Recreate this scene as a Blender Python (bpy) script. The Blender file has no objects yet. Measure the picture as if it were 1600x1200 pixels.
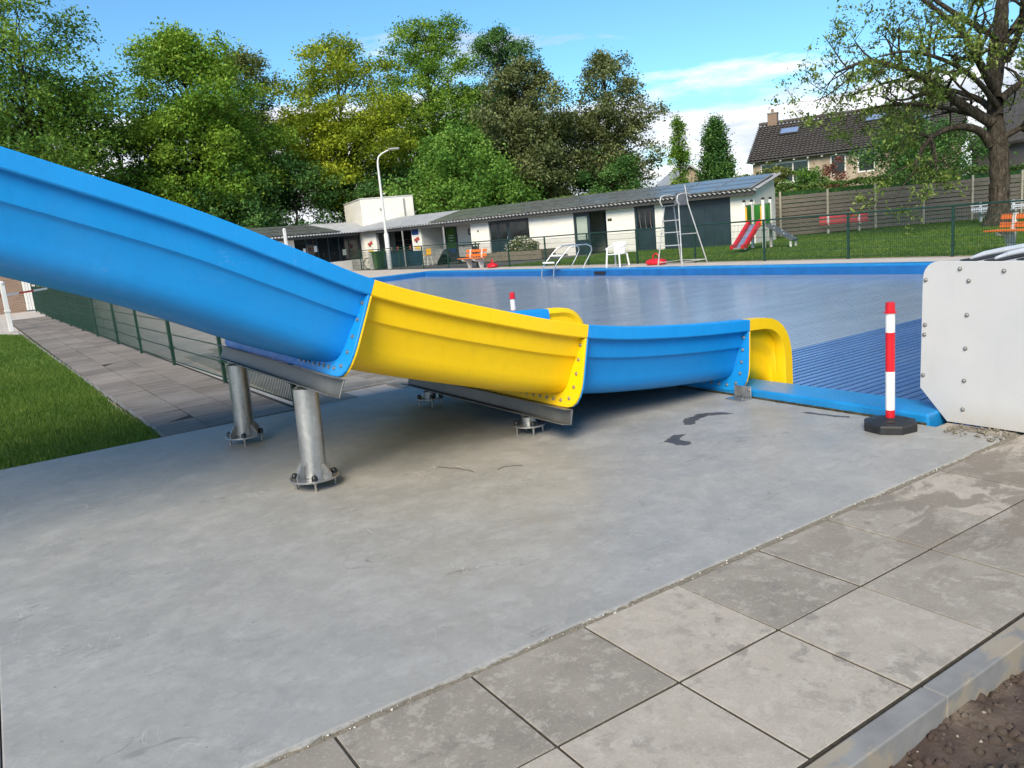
import bpy, math, random
import numpy as np
from mathutils import Vector, Matrix

# ------------------------------------------------------------------ camera, sky, sun, exposure
scn = bpy.context.scene
COL = scn.collection
cam_d = bpy.data.cameras.new("camera")
cam = bpy.data.objects.new("camera", cam_d)
COL.objects.link(cam)
scn.camera = cam
cam_d.sensor_width = 36.0
cam_d.lens = 27.766
cam_d.clip_start = 0.05
cam_d.clip_end = 5000
_r = (0.82923628, -0.55149480, -0.09066794)
_u = (0.17997910, 0.10991280, 0.97751046)
_f = (0.52912637, 0.82690547, -0.19040122)
CAM = Vector((-0.64964, -2.23303, 1.49863))
_m = Matrix(((_r[0], _u[0], -_f[0]), (_r[1], _u[1], -_f[1]), (_r[2], _u[2], -_f[2]))).to_4x4()
_m.translation = CAM
cam.matrix_world = _m

SUN_EL = 40.0
SUN_AZ = 219.0          # direction towards the sun, degrees from +X counter-clockwise
EXPOSURE = 0.95
sd = Vector((math.cos(math.radians(SUN_EL)) * math.cos(math.radians(SUN_AZ)),
             math.cos(math.radians(SUN_EL)) * math.sin(math.radians(SUN_AZ)),
             math.sin(math.radians(SUN_EL))))
sun_d = bpy.data.lights.new("sun", 'SUN')
sun_d.energy = 2.75
sun_d.angle = math.radians(34.0)      # veiled by thin cloud: soft shadow edges
sun_d.color = (1.0, 0.87, 0.66)
sun = bpy.data.objects.new("sun", sun_d)
COL.objects.link(sun)
sun.rotation_euler = sd.to_track_quat('Z', 'Y').to_euler()
sun.location = (-20, -20, 40)

world = bpy.data.worlds.new("World")
scn.world = world
world.use_nodes = True
wn, wl = world.node_tree.nodes, world.node_tree.links
wn.clear()
w_out = wn.new('ShaderNodeOutputWorld')
w_bg = wn.new('ShaderNodeBackground')
w_bg.inputs['Strength'].default_value = 0.096
sky = wn.new('ShaderNodeTexSky')
sky.sky_type = 'NISHITA'
sky.sun_disc = False
sky.sun_elevation = math.radians(SUN_EL)
sky.sun_rotation = math.radians(90.0 - SUN_AZ)
sky.air_density = 1.0
sky.dust_density = 0.1
sky.ozone_density = 2.2
tc = wn.new('ShaderNodeTexCoord')
sep = wn.new('ShaderNodeSeparateXYZ')
wl.new(tc.outputs['Generated'], sep.inputs[0])


def wmath(op, a, b=None, clamp=False):
    n = wn.new('ShaderNodeMath')
    n.operation = op
    n.use_clamp = clamp
    for i, q in enumerate((a, b)):
        if q is None:
            continue
        if isinstance(q, (int, float)):
            n.inputs[i].default_value = q
        else:
            wl.new(q, n.inputs[i])
    return n.outputs[0]


# cumulus layer: direction projected on a flat cloud deck, thicker towards the horizon everywhere
zz = wmath('MAXIMUM', sep.outputs['Z'], 0.0)
den = wmath('ADD', zz, 0.22)
comb = wn.new('ShaderNodeCombineXYZ')
wl.new(wmath('DIVIDE', sep.outputs['X'], den), comb.inputs[0])
wl.new(wmath('DIVIDE', sep.outputs['Y'], den), comb.inputs[1])
wl.new(wmath('MULTIPLY', zz, 9.0), comb.inputs[2])
cn = wn.new('ShaderNodeTexNoise')
cn.inputs['Scale'].default_value = 1.15
cn.inputs['Detail'].default_value = 9.0
cn.inputs['Roughness'].default_value = 0.56
cmap = wn.new('ShaderNodeMapping')
cmap.inputs['Location'].default_value = (7.3, 2.6, 1.1)
wl.new(comb.outputs[0], cmap.inputs[0])
wl.new(cmap.outputs[0], cn.inputs['Vector'])
elev = wn.new('ShaderNodeMapRange')          # more cloud low down, little high up
elev.inputs['From Min'].default_value = 0.12
elev.inputs['From Max'].default_value = 0.25
elev.inputs['To Min'].default_value = 0.385
elev.inputs['To Max'].default_value = 0.66
elev.interpolation_type = 'SMOOTHSTEP'
wl.new(zz, elev.inputs['Value'])
cov = wmath('SUBTRACT', cn.outputs['Fac'], elev.outputs[0])
cov = wmath('MULTIPLY', cov, 10.0, True)
cn2 = wn.new('ShaderNodeTexNoise')
cn2.inputs['Scale'].default_value = 2.6
cn2.inputs['Detail'].default_value = 6.0
wl.new(cmap.outputs[0], cn2.inputs['Vector'])
cramp = wn.new('ShaderNodeValToRGB')
cramp.color_ramp.elements[0].position = 0.36
cramp.color_ramp.elements[0].color = (4.0, 4.2, 4.8, 1)
cramp.color_ramp.elements[1].position = 0.6
cramp.color_ramp.elements[1].color = (7.2, 7.0, 7.0, 1)
wl.new(cn2.outputs['Fac'], cramp.inputs[0])
cmix = wn.new('ShaderNodeMix')
cmix.data_type = 'RGBA'
wl.new(wmath('MULTIPLY', cov, 0.92), cmix.inputs[0])
tint = wn.new('ShaderNodeMix')
tint.data_type = 'RGBA'
tint.blend_type = 'MULTIPLY'
tint.inputs[0].default_value = 1.0
tint.inputs[7].default_value = (0.57, 0.89, 1.01, 1)
wl.new(sky.outputs[0], tint.inputs[6])
wl.new(tint.outputs[2], cmix.inputs[6])
wl.new(cramp.outputs[0], cmix.inputs[7])
wl.new(cmix.outputs[2], w_bg.inputs['Color'])
wl.new(w_bg.outputs[0], w_out.inputs['Surface'])

scn.view_settings.view_transform = 'Standard'
scn.view_settings.look = 'None'
scn.view_settings.exposure = EXPOSURE
scn.view_settings.gamma = 1.0
scn.view_settings.use_curve_mapping = False
scn.render.engine = 'CYCLES'
scn.cycles.max_bounces = 5
scn.cycles.diffuse_bounces = 2
scn.cycles.glossy_bounces = 2
scn.cycles.transmission_bounces = 2
scn.cycles.use_adaptive_sampling = True
scn.cycles.adaptive_threshold = 0.018
scn.cycles.caustics_reflective = False
scn.cycles.caustics_refractive = False

rng = np.random.default_rng(7)
random.seed(11)
PI = math.pi
V = Vector

# ------------------------------------------------------------------ materials
def ramp_set(r, stops):
    els = r.color_ramp.elements
    while len(els) > 1:
        els.remove(els[-1])
    els[0].position = stops[0][0]
    els[0].color = (*stops[0][1], 1)
    for p, c in stops[1:]:
        e = els.new(p)
        e.color = (*c, 1)


class NT:
    """small helper around a material's node tree"""
    def __init__(self, name):
        self.m = bpy.data.materials.new(name)
        self.m.use_nodes = True
        self.n = self.m.node_tree.nodes
        self.l = self.m.node_tree.links
        self.n.clear()
        self.out = self.n.new('ShaderNodeOutputMaterial')
        self.b = self.n.new('ShaderNodeBsdfPrincipled')
        self.l.new(self.b.outputs[0], self.out.inputs[0])
        self.tc = self.n.new('ShaderNodeTexCoord')
        geo = self.n.new('ShaderNodeNewGeometry')
        self.pos = geo.outputs['Position']

    def put(self, sock, val):
        if hasattr(val, 'links'):
            self.l.new(val, sock)
        else:
            sock.default_value = val

    def noise(self, scale, detail=4, rough=0.5, vec=None, stretch=None, dist=0.0):
        n = self.n.new('ShaderNodeTexNoise')
        n.inputs['Scale'].default_value = scale
        n.inputs['Detail'].default_value = detail
        n.inputs['Roughness'].default_value = rough
        n.inputs['Distortion'].default_value = dist
        v = vec or self.pos
        if stretch:
            mp = self.n.new('ShaderNodeMapping')
            mp.inputs['Scale'].default_value = stretch
            self.l.new(v, mp.inputs[0])
            v = mp.outputs[0]
        self.l.new(v, n.inputs['Vector'])
        return n.outputs['Fac']

    def ramp(self, fac, stops, mode='LINEAR'):
        r = self.n.new('ShaderNodeValToRGB')
        r.color_ramp.interpolation = mode
        ramp_set(r, stops)
        self.l.new(fac, r.inputs[0])
        return r.outputs[0]

    def val(self, fac, a, b, x0=0.3, x1=0.7):
        r = self.n.new('ShaderNodeMapRange')
        r.inputs['From Min'].default_value = x0
        r.inputs['From Max'].default_value = x1
        r.inputs['To Min'].default_value = a
        r.inputs['To Max'].default_value = b
        self.l.new(fac, r.inputs['Value'])
        return r.outputs[0]

    def mix(self, fac, a, b, blend='MIX'):
        n = self.n.new('ShaderNodeMix')
        n.data_type = 'RGBA'
        n.blend_type = blend
        self.put(n.inputs[0], fac)
        for i, q in ((6, a), (7, b)):
            if isinstance(q, tuple):
                n.inputs[i].default_value = (*q, 1) if len(q) == 3 else q
            else:
                self.l.new(q, n.inputs[i])
        return n.outputs[2]

    def math(self, op, a, b=None, clamp=False):
        n = self.n.new('ShaderNodeMath')
        n.operation = op
        n.use_clamp = clamp
        self.put(n.inputs[0], a)
        if b is not None:
            self.put(n.inputs[1], b)
        return n.outputs[0]

    def bump(self, h, strength=0.3, dist=0.01, prev=None):
        n = self.n.new('ShaderNodeBump')
        n.inputs['Strength'].default_value = strength
        n.inputs['Distance'].default_value = dist
        self.l.new(h, n.inputs['Height'])
        if prev:
            self.l.new(prev, n.inputs['Normal'])
        self.l.new(n.outputs[0], self.b.inputs['Normal'])
        return n.outputs[0]

    def fin(self, color=None, rough=0.5, metal=0.0, spec=None, coat=None):
        if color is not None:
            if isinstance(color, tuple):
                self.b.inputs['Base Color'].default_value = (*color, 1)
            else:
                self.l.new(color, self.b.inputs['Base Color'])
        self.put(self.b.inputs['Roughness'], rough)
        self.b.inputs['Metallic'].default_value = metal
        if spec is not None:
            self.b.inputs['Specular IOR Level'].default_value = spec
        if coat:
            self.b.inputs['Coat Weight'].default_value = coat
            self.b.inputs['Coat Roughness'].default_value = 0.12
        return self.m


def sc(c, k):
    return tuple(min(1, q * k) for q in c)


def simple(name, c, rough=0.5, metal=0.0, var=0.12, scale=6.0, bump=0.0, bscale=60.0, spec=None, dist=0.004):
    t = NT(name)
    n = t.noise(scale, 5, 0.55)
    col = t.ramp(n, [(0.3, sc(c, 1 - var)), (0.7, sc(c, 1 + var))])
    if bump:
        t.bump(t.noise(bscale, 4, 0.6), bump, dist)
    rr = t.val(n, max(0.02, rough - 0.06), min(1, rough + 0.06))
    return t.fin(col, rr, metal, spec)


def leaf_mat(name, dark, mid, light, trans=0.3):
    t = NT(name)
    at = t.n.new('ShaderNodeAttribute')
    at.attribute_name = 'rnd'
    n = t.noise(0.55, 3, 0.6)
    f = t.math('ADD', t.math('MULTIPLY', at.outputs['Fac'], 0.55), t.math('MULTIPLY', n, 0.55))
    col = t.ramp(f, [(0.3, dark), (0.55, mid), (0.8, light)])
    t.fin(col, 0.55, 0, 0.3)
    tr = t.n.new('ShaderNodeBsdfTranslucent')
    t.l.new(t.mix(0.5, col, (0.20, 0.26, 0.02)), tr.inputs['Color'])
    mx = t.n.new('ShaderNodeMixShader')
    mx.inputs[0].default_value = trans
    t.l.new(t.b.outputs[0], mx.inputs[1])
    t.l.new(tr.outputs[0], mx.inputs[2])
    t.l.new(mx.outputs[0], t.out.inputs[0])
    return t.m


M = {}
# cast concrete of the slide's base slab
t = NT('concrete_slab')
big = t.noise(0.55, 4, 0.5, dist=0.4)
mid = t.noise(3.0, 10, 0.7, stretch=(0.9, 1.1, 1), dist=0.3)
c1 = t.ramp(big, [(0.25, (0.325, 0.327, 0.32)), (0.5, (0.365, 0.357, 0.335)), (0.75, (0.39, 0.375, 0.345))])
c2 = t.mix(t.val(mid, 0, 0.55, 0.46, 0.7), c1, (0.49, 0.48, 0.46))
c3 = t.mix(t.val(t.noise(1.5, 9, 0.7, dist=0.8), 0.0, 0.38, 0.48, 0.7), c2, (0.24, 0.232, 0.22))
c4 = t.mix(t.val(t.noise(16, 9, 0.75, stretch=(0.8, 1.2, 1), dist=0.4), 0.0, 0.36, 0.5, 0.7), c3, (0.23, 0.222, 0.21))
c4 = t.mix(t.val(t.noise(48, 7, 0.78), 0.0, 0.42, 0.55, 0.75), c4, (0.55, 0.54, 0.52))
c4 = t.mix(t.val(t.noise(210, 4, 0.8), 0.0, 0.45, 0.52, 0.72), c4, (0.20, 0.195, 0.185))
c4 = t.mix(t.val(t.noise(5.0, 14, 0.78, dist=0.25), 0.0, 0.16, 0.505, 0.54), c4, (0.26, 0.255, 0.245))
c4 = t.mix(t.val(t.noise(7.5, 14, 0.8, dist=0.25), 0.0, 0.20, 0.53, 0.57), c4, (0.52, 0.515, 0.50))
c4 = t.mix(t.val(t.noise(2.1, 14, 0.76, dist=0.5), 0.0, 0.15, 0.535, 0.565), c4, (0.24, 0.235, 0.225))
# hairline scratches left by the trowel: thin bands of a warped field
def scratches(scale, stretch, width):
    f = t.noise(scale, 3, 0.5, stretch=stretch, dist=1.5)
    a = t.math('ABSOLUTE', t.math('SUBTRACT', f, 0.5))
    thin = t.val(a, 1, 0, 0.0, width)
    return t.math('MULTIPLY', thin, t.val(t.noise(2.0, 4, 0.6), 0, 1, 0.52, 0.66))
c4 = t.mix(t.math('MULTIPLY', scratches(2.3, (0.5, 1.6, 1), 0.009), 0.85), c4, (0.17, 0.165, 0.155))
c4 = t.mix(t.math('MULTIPLY', scratches(3.1, (1.4, 0.6, 1), 0.007), 0.6), c4, (0.60, 0.59, 0.57))
vo = t.n.new('ShaderNodeTexVoronoi')
vo.inputs['Scale'].default_value = 26
t.l.new(t.pos, vo.inputs['Vector'])
spk = t.val(vo.outputs['Distance'], 1, 0, 0.03, 0.055)
spk2 = t.math('MULTIPLY', spk, t.val(t.noise(5.5, 2), 0, 1, 0.6, 0.64))
c5 = t.mix(spk2, t.mix(1.0, c4, (0.93, 0.935, 0.94), 'MULTIPLY'), (0.10, 0.10, 0.095))
t.bump(t.noise(90, 6, 0.7), 0.16, 0.004, None)
M['slab'] = t.fin(c5, t.val(mid, 0.36, 0.62), 0, 0.45)

# paving slabs with lime bloom, damp patches and a shade of their own
t = NT('paving_tile')
oi = t.n.new('ShaderNodeObjectInfo')
b1 = t.noise(2.2, 6, 0.6, dist=0.5)
base = t.ramp(oi.outputs['Random'], [(0.0, (0.265, 0.245, 0.215)), (0.28, (0.40, 0.37, 0.33)),
                                     (0.55, (0.31, 0.288, 0.255)), (0.78, (0.43, 0.395, 0.35))], 'CONSTANT')
c = t.mix(t.val(b1, 0.0, 0.35, 0.42, 0.68), base, (0.50, 0.465, 0.42))
c = t.mix(t.val(t.noise(4.5, 9, 0.72, dist=0.3), 0, 0.42, 0.54, 0.72), c, (0.27, 0.255, 0.23))
g1 = t.math('MULTIPLY', t.val(t.noise(0.9, 2, 0.5), 0, 1, 0.5, 0.62), t.val(t.noise(9, 9, 0.68, dist=0.3), 0, 1, 0.54, 0.60))
c = t.mix(t.val(t.noise(8, 14, 0.8, dist=0.2), 0, 0.24, 0.51, 0.56), c, (0.25, 0.235, 0.21))
c = t.mix(t.val(t.noise(11, 14, 0.8, dist=0.2), 0, 0.38, 0.53, 0.57), c, (0.55, 0.525, 0.485))
sx = t.n.new('ShaderNodeSeparateXYZ')
t.l.new(t.pos, sx.inputs[0])
smear = t.math('MULTIPLY', t.val(sx.outputs[0], 0.0, 0.85, 1.9, 2.7), t.val(t.noise(3.6, 9, 0.66, stretch=(0.8, 1.5, 1), dist=0.6), 0, 1, 0.47, 0.53))
c = t.mix(smear, c, (0.225, 0.20, 0.17))
c = t.mix(t.math('MULTIPLY', g1, 0.6), c, (0.215, 0.195, 0.17))
c = t.mix(t.val(t.noise(160, 3, 0.7), 0, 0.4, 0.5, 0.75), c, (0.23, 0.22, 0.20))
c = t.mix(t.val(t.noise(70, 4, 0.7), 0, 0.4, 0.55, 0.72), c, (0.58, 0.55, 0.51))
t.bump(t.noise(120, 5, 0.7), 0.18, 0.003)
M['tile'] = t.fin(t.mix(1.0, c, (0.93, 0.90, 0.86), 'MULTIPLY'), t.val(g1, 0.78, 0.5, 0, 1), 0, 0.35)

t = NT('old_path_tile')
oi = t.n.new('ShaderNodeObjectInfo')
base = t.ramp(oi.outputs['Random'], [(0, (0.25, 0.222, 0.20)), (1, (0.35, 0.31, 0.28))])
c = t.mix(t.val(t.noise(4, 7, 0.65, stretch=(0.4, 3, 1)), 0, 0.8, 0.44, 0.66), base, (0.155, 0.145, 0.135))
c = t.mix(t.val(t.noise(0.8, 4, 0.6), 0, 0.6, 0.5, 0.75), c, (0.52, 0.47, 0.44))
t.bump(t.noise(40, 5, 0.7), 0.3, 0.004)
M['path'] = t.fin(t.mix(1.0, c, (0.75, 0.74, 0.72), 'MULTIPLY'), 0.85, 0, 0.3)

t = NT('pool_deck_paving')
br = t.n.new('ShaderNodeTexBrick')
br.inputs['Scale'].default_value = 1.0
br.inputs['Brick Width'].default_value = 0.5
br.inputs['Row Height'].default_value = 0.5
br.inputs['Mortar Size'].default_value = 0.006
br.offset = 0.0
br.inputs['Color1'].default_value = (0.52, 0.46, 0.41, 1)
br.inputs['Color2'].default_value = (0.60, 0.535, 0.48, 1)
br.inputs['Mortar'].default_value = (0.34, 0.30, 0.26, 1)
t.l.new(t.pos, br.inputs['Vector'])
c = t.mix(t.val(t.noise(1.5, 6, 0.6), 0, 0.4), br.outputs[0], (0.44, 0.41, 0.38))
t.bump(t.noise(50, 4), 0.2, 0.003)
M['deck'] = t.fin(c, 0.85, 0, 0.3)

t = NT('joint_sand')
c = t.ramp(t.noise(60, 6, 0.7), [(0.3, (0.13, 0.115, 0.09)), (0.7, (0.30, 0.265, 0.21))])
t.bump(t.noise(150, 4, 0.7), 0.6, 0.004)
M['sand'] = t.fin(c, 0.95, 0, 0.2)

t = NT('dark_joint_sand')
c = t.ramp(t.noise(60, 6, 0.7), [(0.3, (0.028, 0.025, 0.02)), (0.7, (0.075, 0.066, 0.052))])
M['joint'] = t.fin(c, 0.95, 0, 0.2)

t = NT('kerb_concrete')
n = t.noise(5, 6, 0.6)
c = t.ramp(n, [(0.3, (0.19, 0.19, 0.19)), (0.7, (0.28, 0.28, 0.275))])
c = t.mix(t.val(t.noise(3.2, 5, 0.6, stretch=(1, 2, 1)), 0, 0.7, 0.52, 0.58), c, (0.34, 0.29, 0.215))
t.bump(t.noise(140, 4, 0.7), 0.3, 0.003)
M['kerb'] = t.fin(c, 0.85, 0, 0.3)

t = NT('bare_soil')
n1 = t.noise(7, 8, 0.68)
n2 = t.noise(3, 3, 0.6)
c = t.ramp(n1, [(0.3, (0.085, 0.067, 0.052)), (0.52, (0.19, 0.152, 0.118)), (0.75, (0.38, 0.32, 0.25))])
c = t.mix(t.val(n2, 0, 0.8, 0.42, 0.62), c, (0.11, 0.075, 0.07))
t.bump(t.noise(90, 8, 0.75), 0.9, 0.02)
M['soil'] = t.fin(c, 0.95, 0, 0.2)
M['pebble'] = simple('soil_pebble', (0.30, 0.27, 0.23), 0.8, var=0.45, scale=30, bump=0.3)
M['mortar'] = simple('grey_mortar', (0.36, 0.35, 0.32), 0.9, var=0.3, scale=40)
M['crumb'] = simple('mortar_crumb', (0.62, 0.60, 0.55), 0.85, var=0.3, scale=60)


def glass_fibre(name, c, c2):
    t = NT(name)
    n = t.noise(1.1, 4, 0.55)
    n2 = t.noise(11, 5, 0.65)
    col = t.ramp(n, [(0.3, c), (0.7, c2)])
    col = t.mix(t.val(n2, 0, 0.2, 0.5, 0.8), col, sc(c, 0.72))
    # faded gelcoat, run-off marks down the walls, pale scuffs
    col = t.mix(t.val(t.noise(0.9, 6, 0.65), 0, 0.14, 0.5, 0.75), col, tuple(0.75 * q + 0.12 for q in c2))
    col = t.mix(t.val(t.noise(7, 6, 0.7, stretch=(2.2, 2.2, 0.22)), 0, 0.16, 0.52, 0.72), col, sc(c, 0.6))
    col = t.mix(t.val(t.noise(60, 5, 0.8), 0, 0.4, 0.68, 0.8), col, tuple(0.6 * q + 0.3 for q in c2))
    scr = t.math('MULTIPLY', t.val(t.math('ABSOLUTE', t.math('SUBTRACT', t.noise(5, 2, 0.5, stretch=(0.6, 1, 1.8), dist=1.0), 0.5)), 1, 0, 0, 0.006), t.val(t.noise(3, 3), 0, 1, 0.56, 0.66))
    col = t.mix(t.math('MULTIPLY', scr, 0.12), col, tuple(0.5 * q + 0.35 for q in c2))
    t.bump(t.noise(26, 5, 0.6), 0.3, 0.004)
    return t.fin(col, t.val(n2, 0.34, 0.55), 0, 0.38)


M['blue'] = glass_fibre('blue_glass_fibre', (0.006, 0.265, 0.70), (0.010, 0.305, 0.78))
M['yellow'] = glass_fibre('yellow_glass_fibre', (0.93, 0.585, 0.003), (0.99, 0.65, 0.005))
t = NT('galvanised_steel')
vo = t.n.new('ShaderNodeTexVoronoi')
vo.inputs['Scale'].default_value = 38
t.l.new(t.pos, vo.inputs['Vector'])
n = t.noise(5, 6, 0.65, stretch=(1.6, 1.6, 0.5))
c = t.mix(t.val(vo.outputs['Color'], 0, 0.35, 0, 1), t.ramp(n, [(0.3, (0.34, 0.345, 0.345)), (0.7, (0.66, 0.665, 0.66))]), (0.27, 0.275, 0.275))
t.bump(t.noise(30, 4), 0.12, 0.003)
M['galv'] = t.fin(c, t.val(n, 0.24, 0.46), 0.85)
t = NT('dull_galvanised_beam')
n = t.noise(4, 6, 0.65)
M['galv_d'] = t.fin(t.ramp(n, [(0.3, (0.15, 0.155, 0.155)), (0.7, (0.26, 0.265, 0.26))]), t.val(n, 0.45, 0.62), 0.7)
M['steel'] = simple('stainless_tube', (0.62, 0.62, 0.60), 0.22, 0.95, 0.1, 8)
M['paint_steel'] = simple('pale_painted_tube', (0.55, 0.55, 0.54), 0.4, 0.2, 0.1, 8)
M['bolt'] = simple('bolt_steel', (0.40, 0.38, 0.35), 0.4, 0.8, 0.2, 50)
M['boltw'] = simple('bright_bolt', (0.8, 0.8, 0.78), 0.35, 0.6, 0.1, 50)
M['rubber'] = simple('black_rubber', (0.017, 0.018, 0.02), 0.55, 0, 0.3, 20, 0.2)
M['cap'] = simple('black_plastic_cap', (0.012, 0.013, 0.015), 0.3, 0, 0.2, 20)
M['red'] = simple('red_plastic', (0.62, 0.012, 0.025), 0.35, 0, 0.12, 8)
M['white_pl'] = simple('white_plastic', (0.80, 0.80, 0.80), 0.38, 0, 0.05, 8)
M['white_pnl'] = None
t = NT('white_housing_panel')
n = t.noise(1.7, 5, 0.6)
c = t.ramp(n, [(0.3, (0.53, 0.54, 0.555)), (0.7, (0.59, 0.59, 0.59))])
sepz = t.n.new('ShaderNodeSeparateXYZ')
t.l.new(t.pos, sepz.inputs[0])
dirt = t.math('MULTIPLY', t.val(sepz.outputs['Z'], 1, 0, 0.0, 0.16), t.noise(16, 6, 0.7))
c = t.mix(t.math('MULTIPLY', dirt, 0.9), c, (0.42, 0.37, 0.30))
c = t.mix(t.val(t.noise(5, 7, 0.7, stretch=(1, 1, 0.3)), 0, 0.3, 0.52, 0.75), c, (0.46, 0.455, 0.44))
c = t.mix(t.val(t.noise(75, 5, 0.8), 0, 0.5, 0.66, 0.78), c, (0.36, 0.34, 0.31))
M['white_pnl'] = t.fin(c, t.val(n, 0.3, 0.45), 0, 0.5)
M['alu'] = simple('white_aluminium_profile', (0.66, 0.67, 0.69), 0.3, 0.25, 0.1, 5)

t = NT('pool_cover_slat')
sp = t.n.new('ShaderNodeSeparateXYZ')
t.l.new(t.pos, sp.inputs[0])
near = t.val(sp.outputs['Y'], 1, 0, 3.80, 3.83)     # the slats next to the roller are newer and bluer
oi = t.n.new('ShaderNodeObjectInfo')
old = t.ramp(t.noise(0.7, 6, 0.6, stretch=(1, 2.5, 1)), [(0.3, (0.23, 0.285, 0.375)), (0.7, (0.34, 0.39, 0.465))])
new = t.ramp(t.noise(1.2, 4, 0.6, stretch=(0.6, 3, 1)), [(0.3, (0.055, 0.135, 0.37)), (0.7, (0.10, 0.195, 0.46))])
c = t.mix(near, old, new)
c = t.mix(t.val(oi.outputs['Random'], 0.0, 0.10, 0, 1), c, (0.05, 0.07, 0.11))
c = t.mix(t.val(t.noise(1.1, 8, 0.7, stretch=(1, 0.6, 1)), 0, 0.35, 0.52, 0.7), c, (0.16, 0.18, 0.20))
M['slat'] = t.fin(c, t.val(t.noise(2.5, 5, 0.6, stretch=(0.5, 2, 1)), 0.09, 0.20), 0, 0.55)
t = NT('slat_edge')
sp = t.n.new('ShaderNodeSeparateXYZ')
t.l.new(t.pos, sp.inputs[0])
M['slat_j'] = t.fin(t.mix(t.val(sp.outputs['Y'], 1, 0, 3.80, 3.83), (0.15, 0.19, 0.27), (0.025, 0.055, 0.17)), 0.45)
M['pool_blue'] = simple('pool_coping_blue', (0.014, 0.23, 0.56), 0.32, 0, 0.14, 4, 0.1, 30)
M['pool_wall'] = simple('pool_liner_blue', (0.010, 0.13, 0.40), 0.4, 0, 0.15, 3)

t = NT('lawn_ground')
n = t.noise(1.2, 6, 0.6)
n2 = t.noise(24, 5, 0.7)
c = t.ramp(t.math('ADD', t.math('MULTIPLY', n, 0.5), t.math('MULTIPLY', n2, 0.5)),
           [(0.36, (0.045, 0.085, 0.014)), (0.5, (0.085, 0.145, 0.022)), (0.66, (0.16, 0.21, 0.045))])
t.bump(n2, 0.8, 0.03)
M['lawn'] = t.fin(c, 0.9, 0, 0.2)
M['blade'] = leaf_mat('grass_blade', (0.043, 0.109, 0.012), (0.087, 0.180, 0.020), (0.202, 0.275, 0.051), 0.3)
M['field'] = simple('field_ground', (0.07, 0.10, 0.03), 0.95, 0, 0.4, 0.3)
M['gravel'] = simple('gravel_strip', (0.40, 0.33, 0.26), 0.9, 0, 0.35, 25, 0.6, 60)
M['green'] = simple('dark_green_coated_wire', (0.010, 0.045, 0.030), 0.42, 0, 0.15, 6)

t = NT('white_painted_brick')
br = t.n.new('ShaderNodeTexBrick')
br.inputs['Scale'].default_value = 1.0
br.inputs['Brick Width'].default_value = 0.22
br.inputs['Row Height'].default_value = 0.065
br.inputs['Mortar Size'].default_value = 0.006
br.inputs['Color1'].default_value = (0.78, 0.76, 0.71, 1)
br.inputs['Color2'].default_value = (0.85, 0.83, 0.78, 1)
br.inputs['Mortar'].default_value = (0.68, 0.65, 0.59, 1)
mp = t.n.new('ShaderNodeMapping')
mp.inputs['Rotation'].default_value = (0, 0, 0)
cx = t.n.new('ShaderNodeCombineXYZ')
s_ = t.n.new('ShaderNodeSeparateXYZ')
t.l.new(t.pos, s_.inputs[0])
t.l.new(t.math('ADD', t.math('MULTIPLY', s_.outputs[0], 0.6), s_.outputs[1]), cx.inputs[0])
t.l.new(s_.outputs[2], cx.inputs[1])
t.l.new(cx.outputs[0], br.inputs['Vector'])
c = t.mix(t.val(t.noise(1.2, 6, 0.65), 0, 0.4, 0.5, 0.8), br.outputs[0], (0.60, 0.56, 0.48))
t.bump(br.outputs['Fac'], -0.3, 0.006)
M['wall'] = t.fin(c, 0.8, 0, 0.3)
M['render'] = simple('cream_render', (0.80, 0.78, 0.72), 0.85, 0, 0.08, 2, 0.1)
M['dark_door'] = simple('dark_teal_paint', (0.016, 0.032, 0.042), 0.4, 0, 0.2, 2)
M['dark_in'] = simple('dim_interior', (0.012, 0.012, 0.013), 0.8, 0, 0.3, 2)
M['teal'] = simple('petrol_blue_panel', (0.008, 0.035, 0.065), 0.45, 0, 0.2, 2)
M['glass'] = simple('dark_window_glass', (0.010, 0.013, 0.015), 0.06, 0, 0.2, 2, spec=0.6)
M['milk'] = simple('milky_door_glass', (0.36, 0.42, 0.36), 0.3, 0, 0.08, 3)
M['curtain'] = simple('grey_curtain', (0.16, 0.16, 0.17), 0.8, 0, 0.3, 9)
M['corr'] = simple('grey_corrugated_sheet', (0.36, 0.37, 0.38), 0.6, 0, 0.18, 2.5)
M['corr_edge'] = M['corr']
M['panel'] = simple('solar_panel_glass', (0.15, 0.158, 0.15), 0.22, 0, 0.25, 3, spec=0.6)
M['panel_fr'] = simple('solar_panel_frame', (0.10, 0.10, 0.10), 0.4, 0.4, 0.1, 6)
M['panel_seam'] = simple('panel_seam_rail', (0.42, 0.42, 0.40), 0.5, 0.2, 0.1, 6)
M['fascia'] = simple('dark_fascia', (0.05, 0.05, 0.05), 0.6, 0, 0.2, 4)
M['post'] = simple('grey_post_paint', (0.30, 0.30, 0.29), 0.5, 0, 0.1, 4)
M['lamp'] = simple('white_lamp_post_paint', (0.72, 0.72, 0.70), 0.4, 0, 0.06, 3)
M['lamp_h'] = simple('lamp_head_grey', (0.24, 0.25, 0.25), 0.45, 0.2, 0.1, 6)
M['orange'] = simple('orange_slat_paint', (0.72, 0.17, 0.028), 0.5, 0, 0.15, 6, 0.1)
M['conc_w'] = simple('white_concrete_leg', (0.66, 0.63, 0.58), 0.8, 0, 0.1, 6, 0.2)
M['redp'] = simple('red_slat_paint', (0.48, 0.022, 0.035), 0.5, 0, 0.15, 6)
M['bin'] = simple('green_bin_plastic', (0.022, 0.075, 0.022), 0.45, 0, 0.1, 4)
M['pgreen'] = simple('playground_green', (0.03, 0.17, 0.025), 0.45, 0, 0.08, 4)
M['pyel'] = simple('playground_yellow', (0.72, 0.40, 0.03), 0.45, 0, 0.08, 4)
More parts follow.
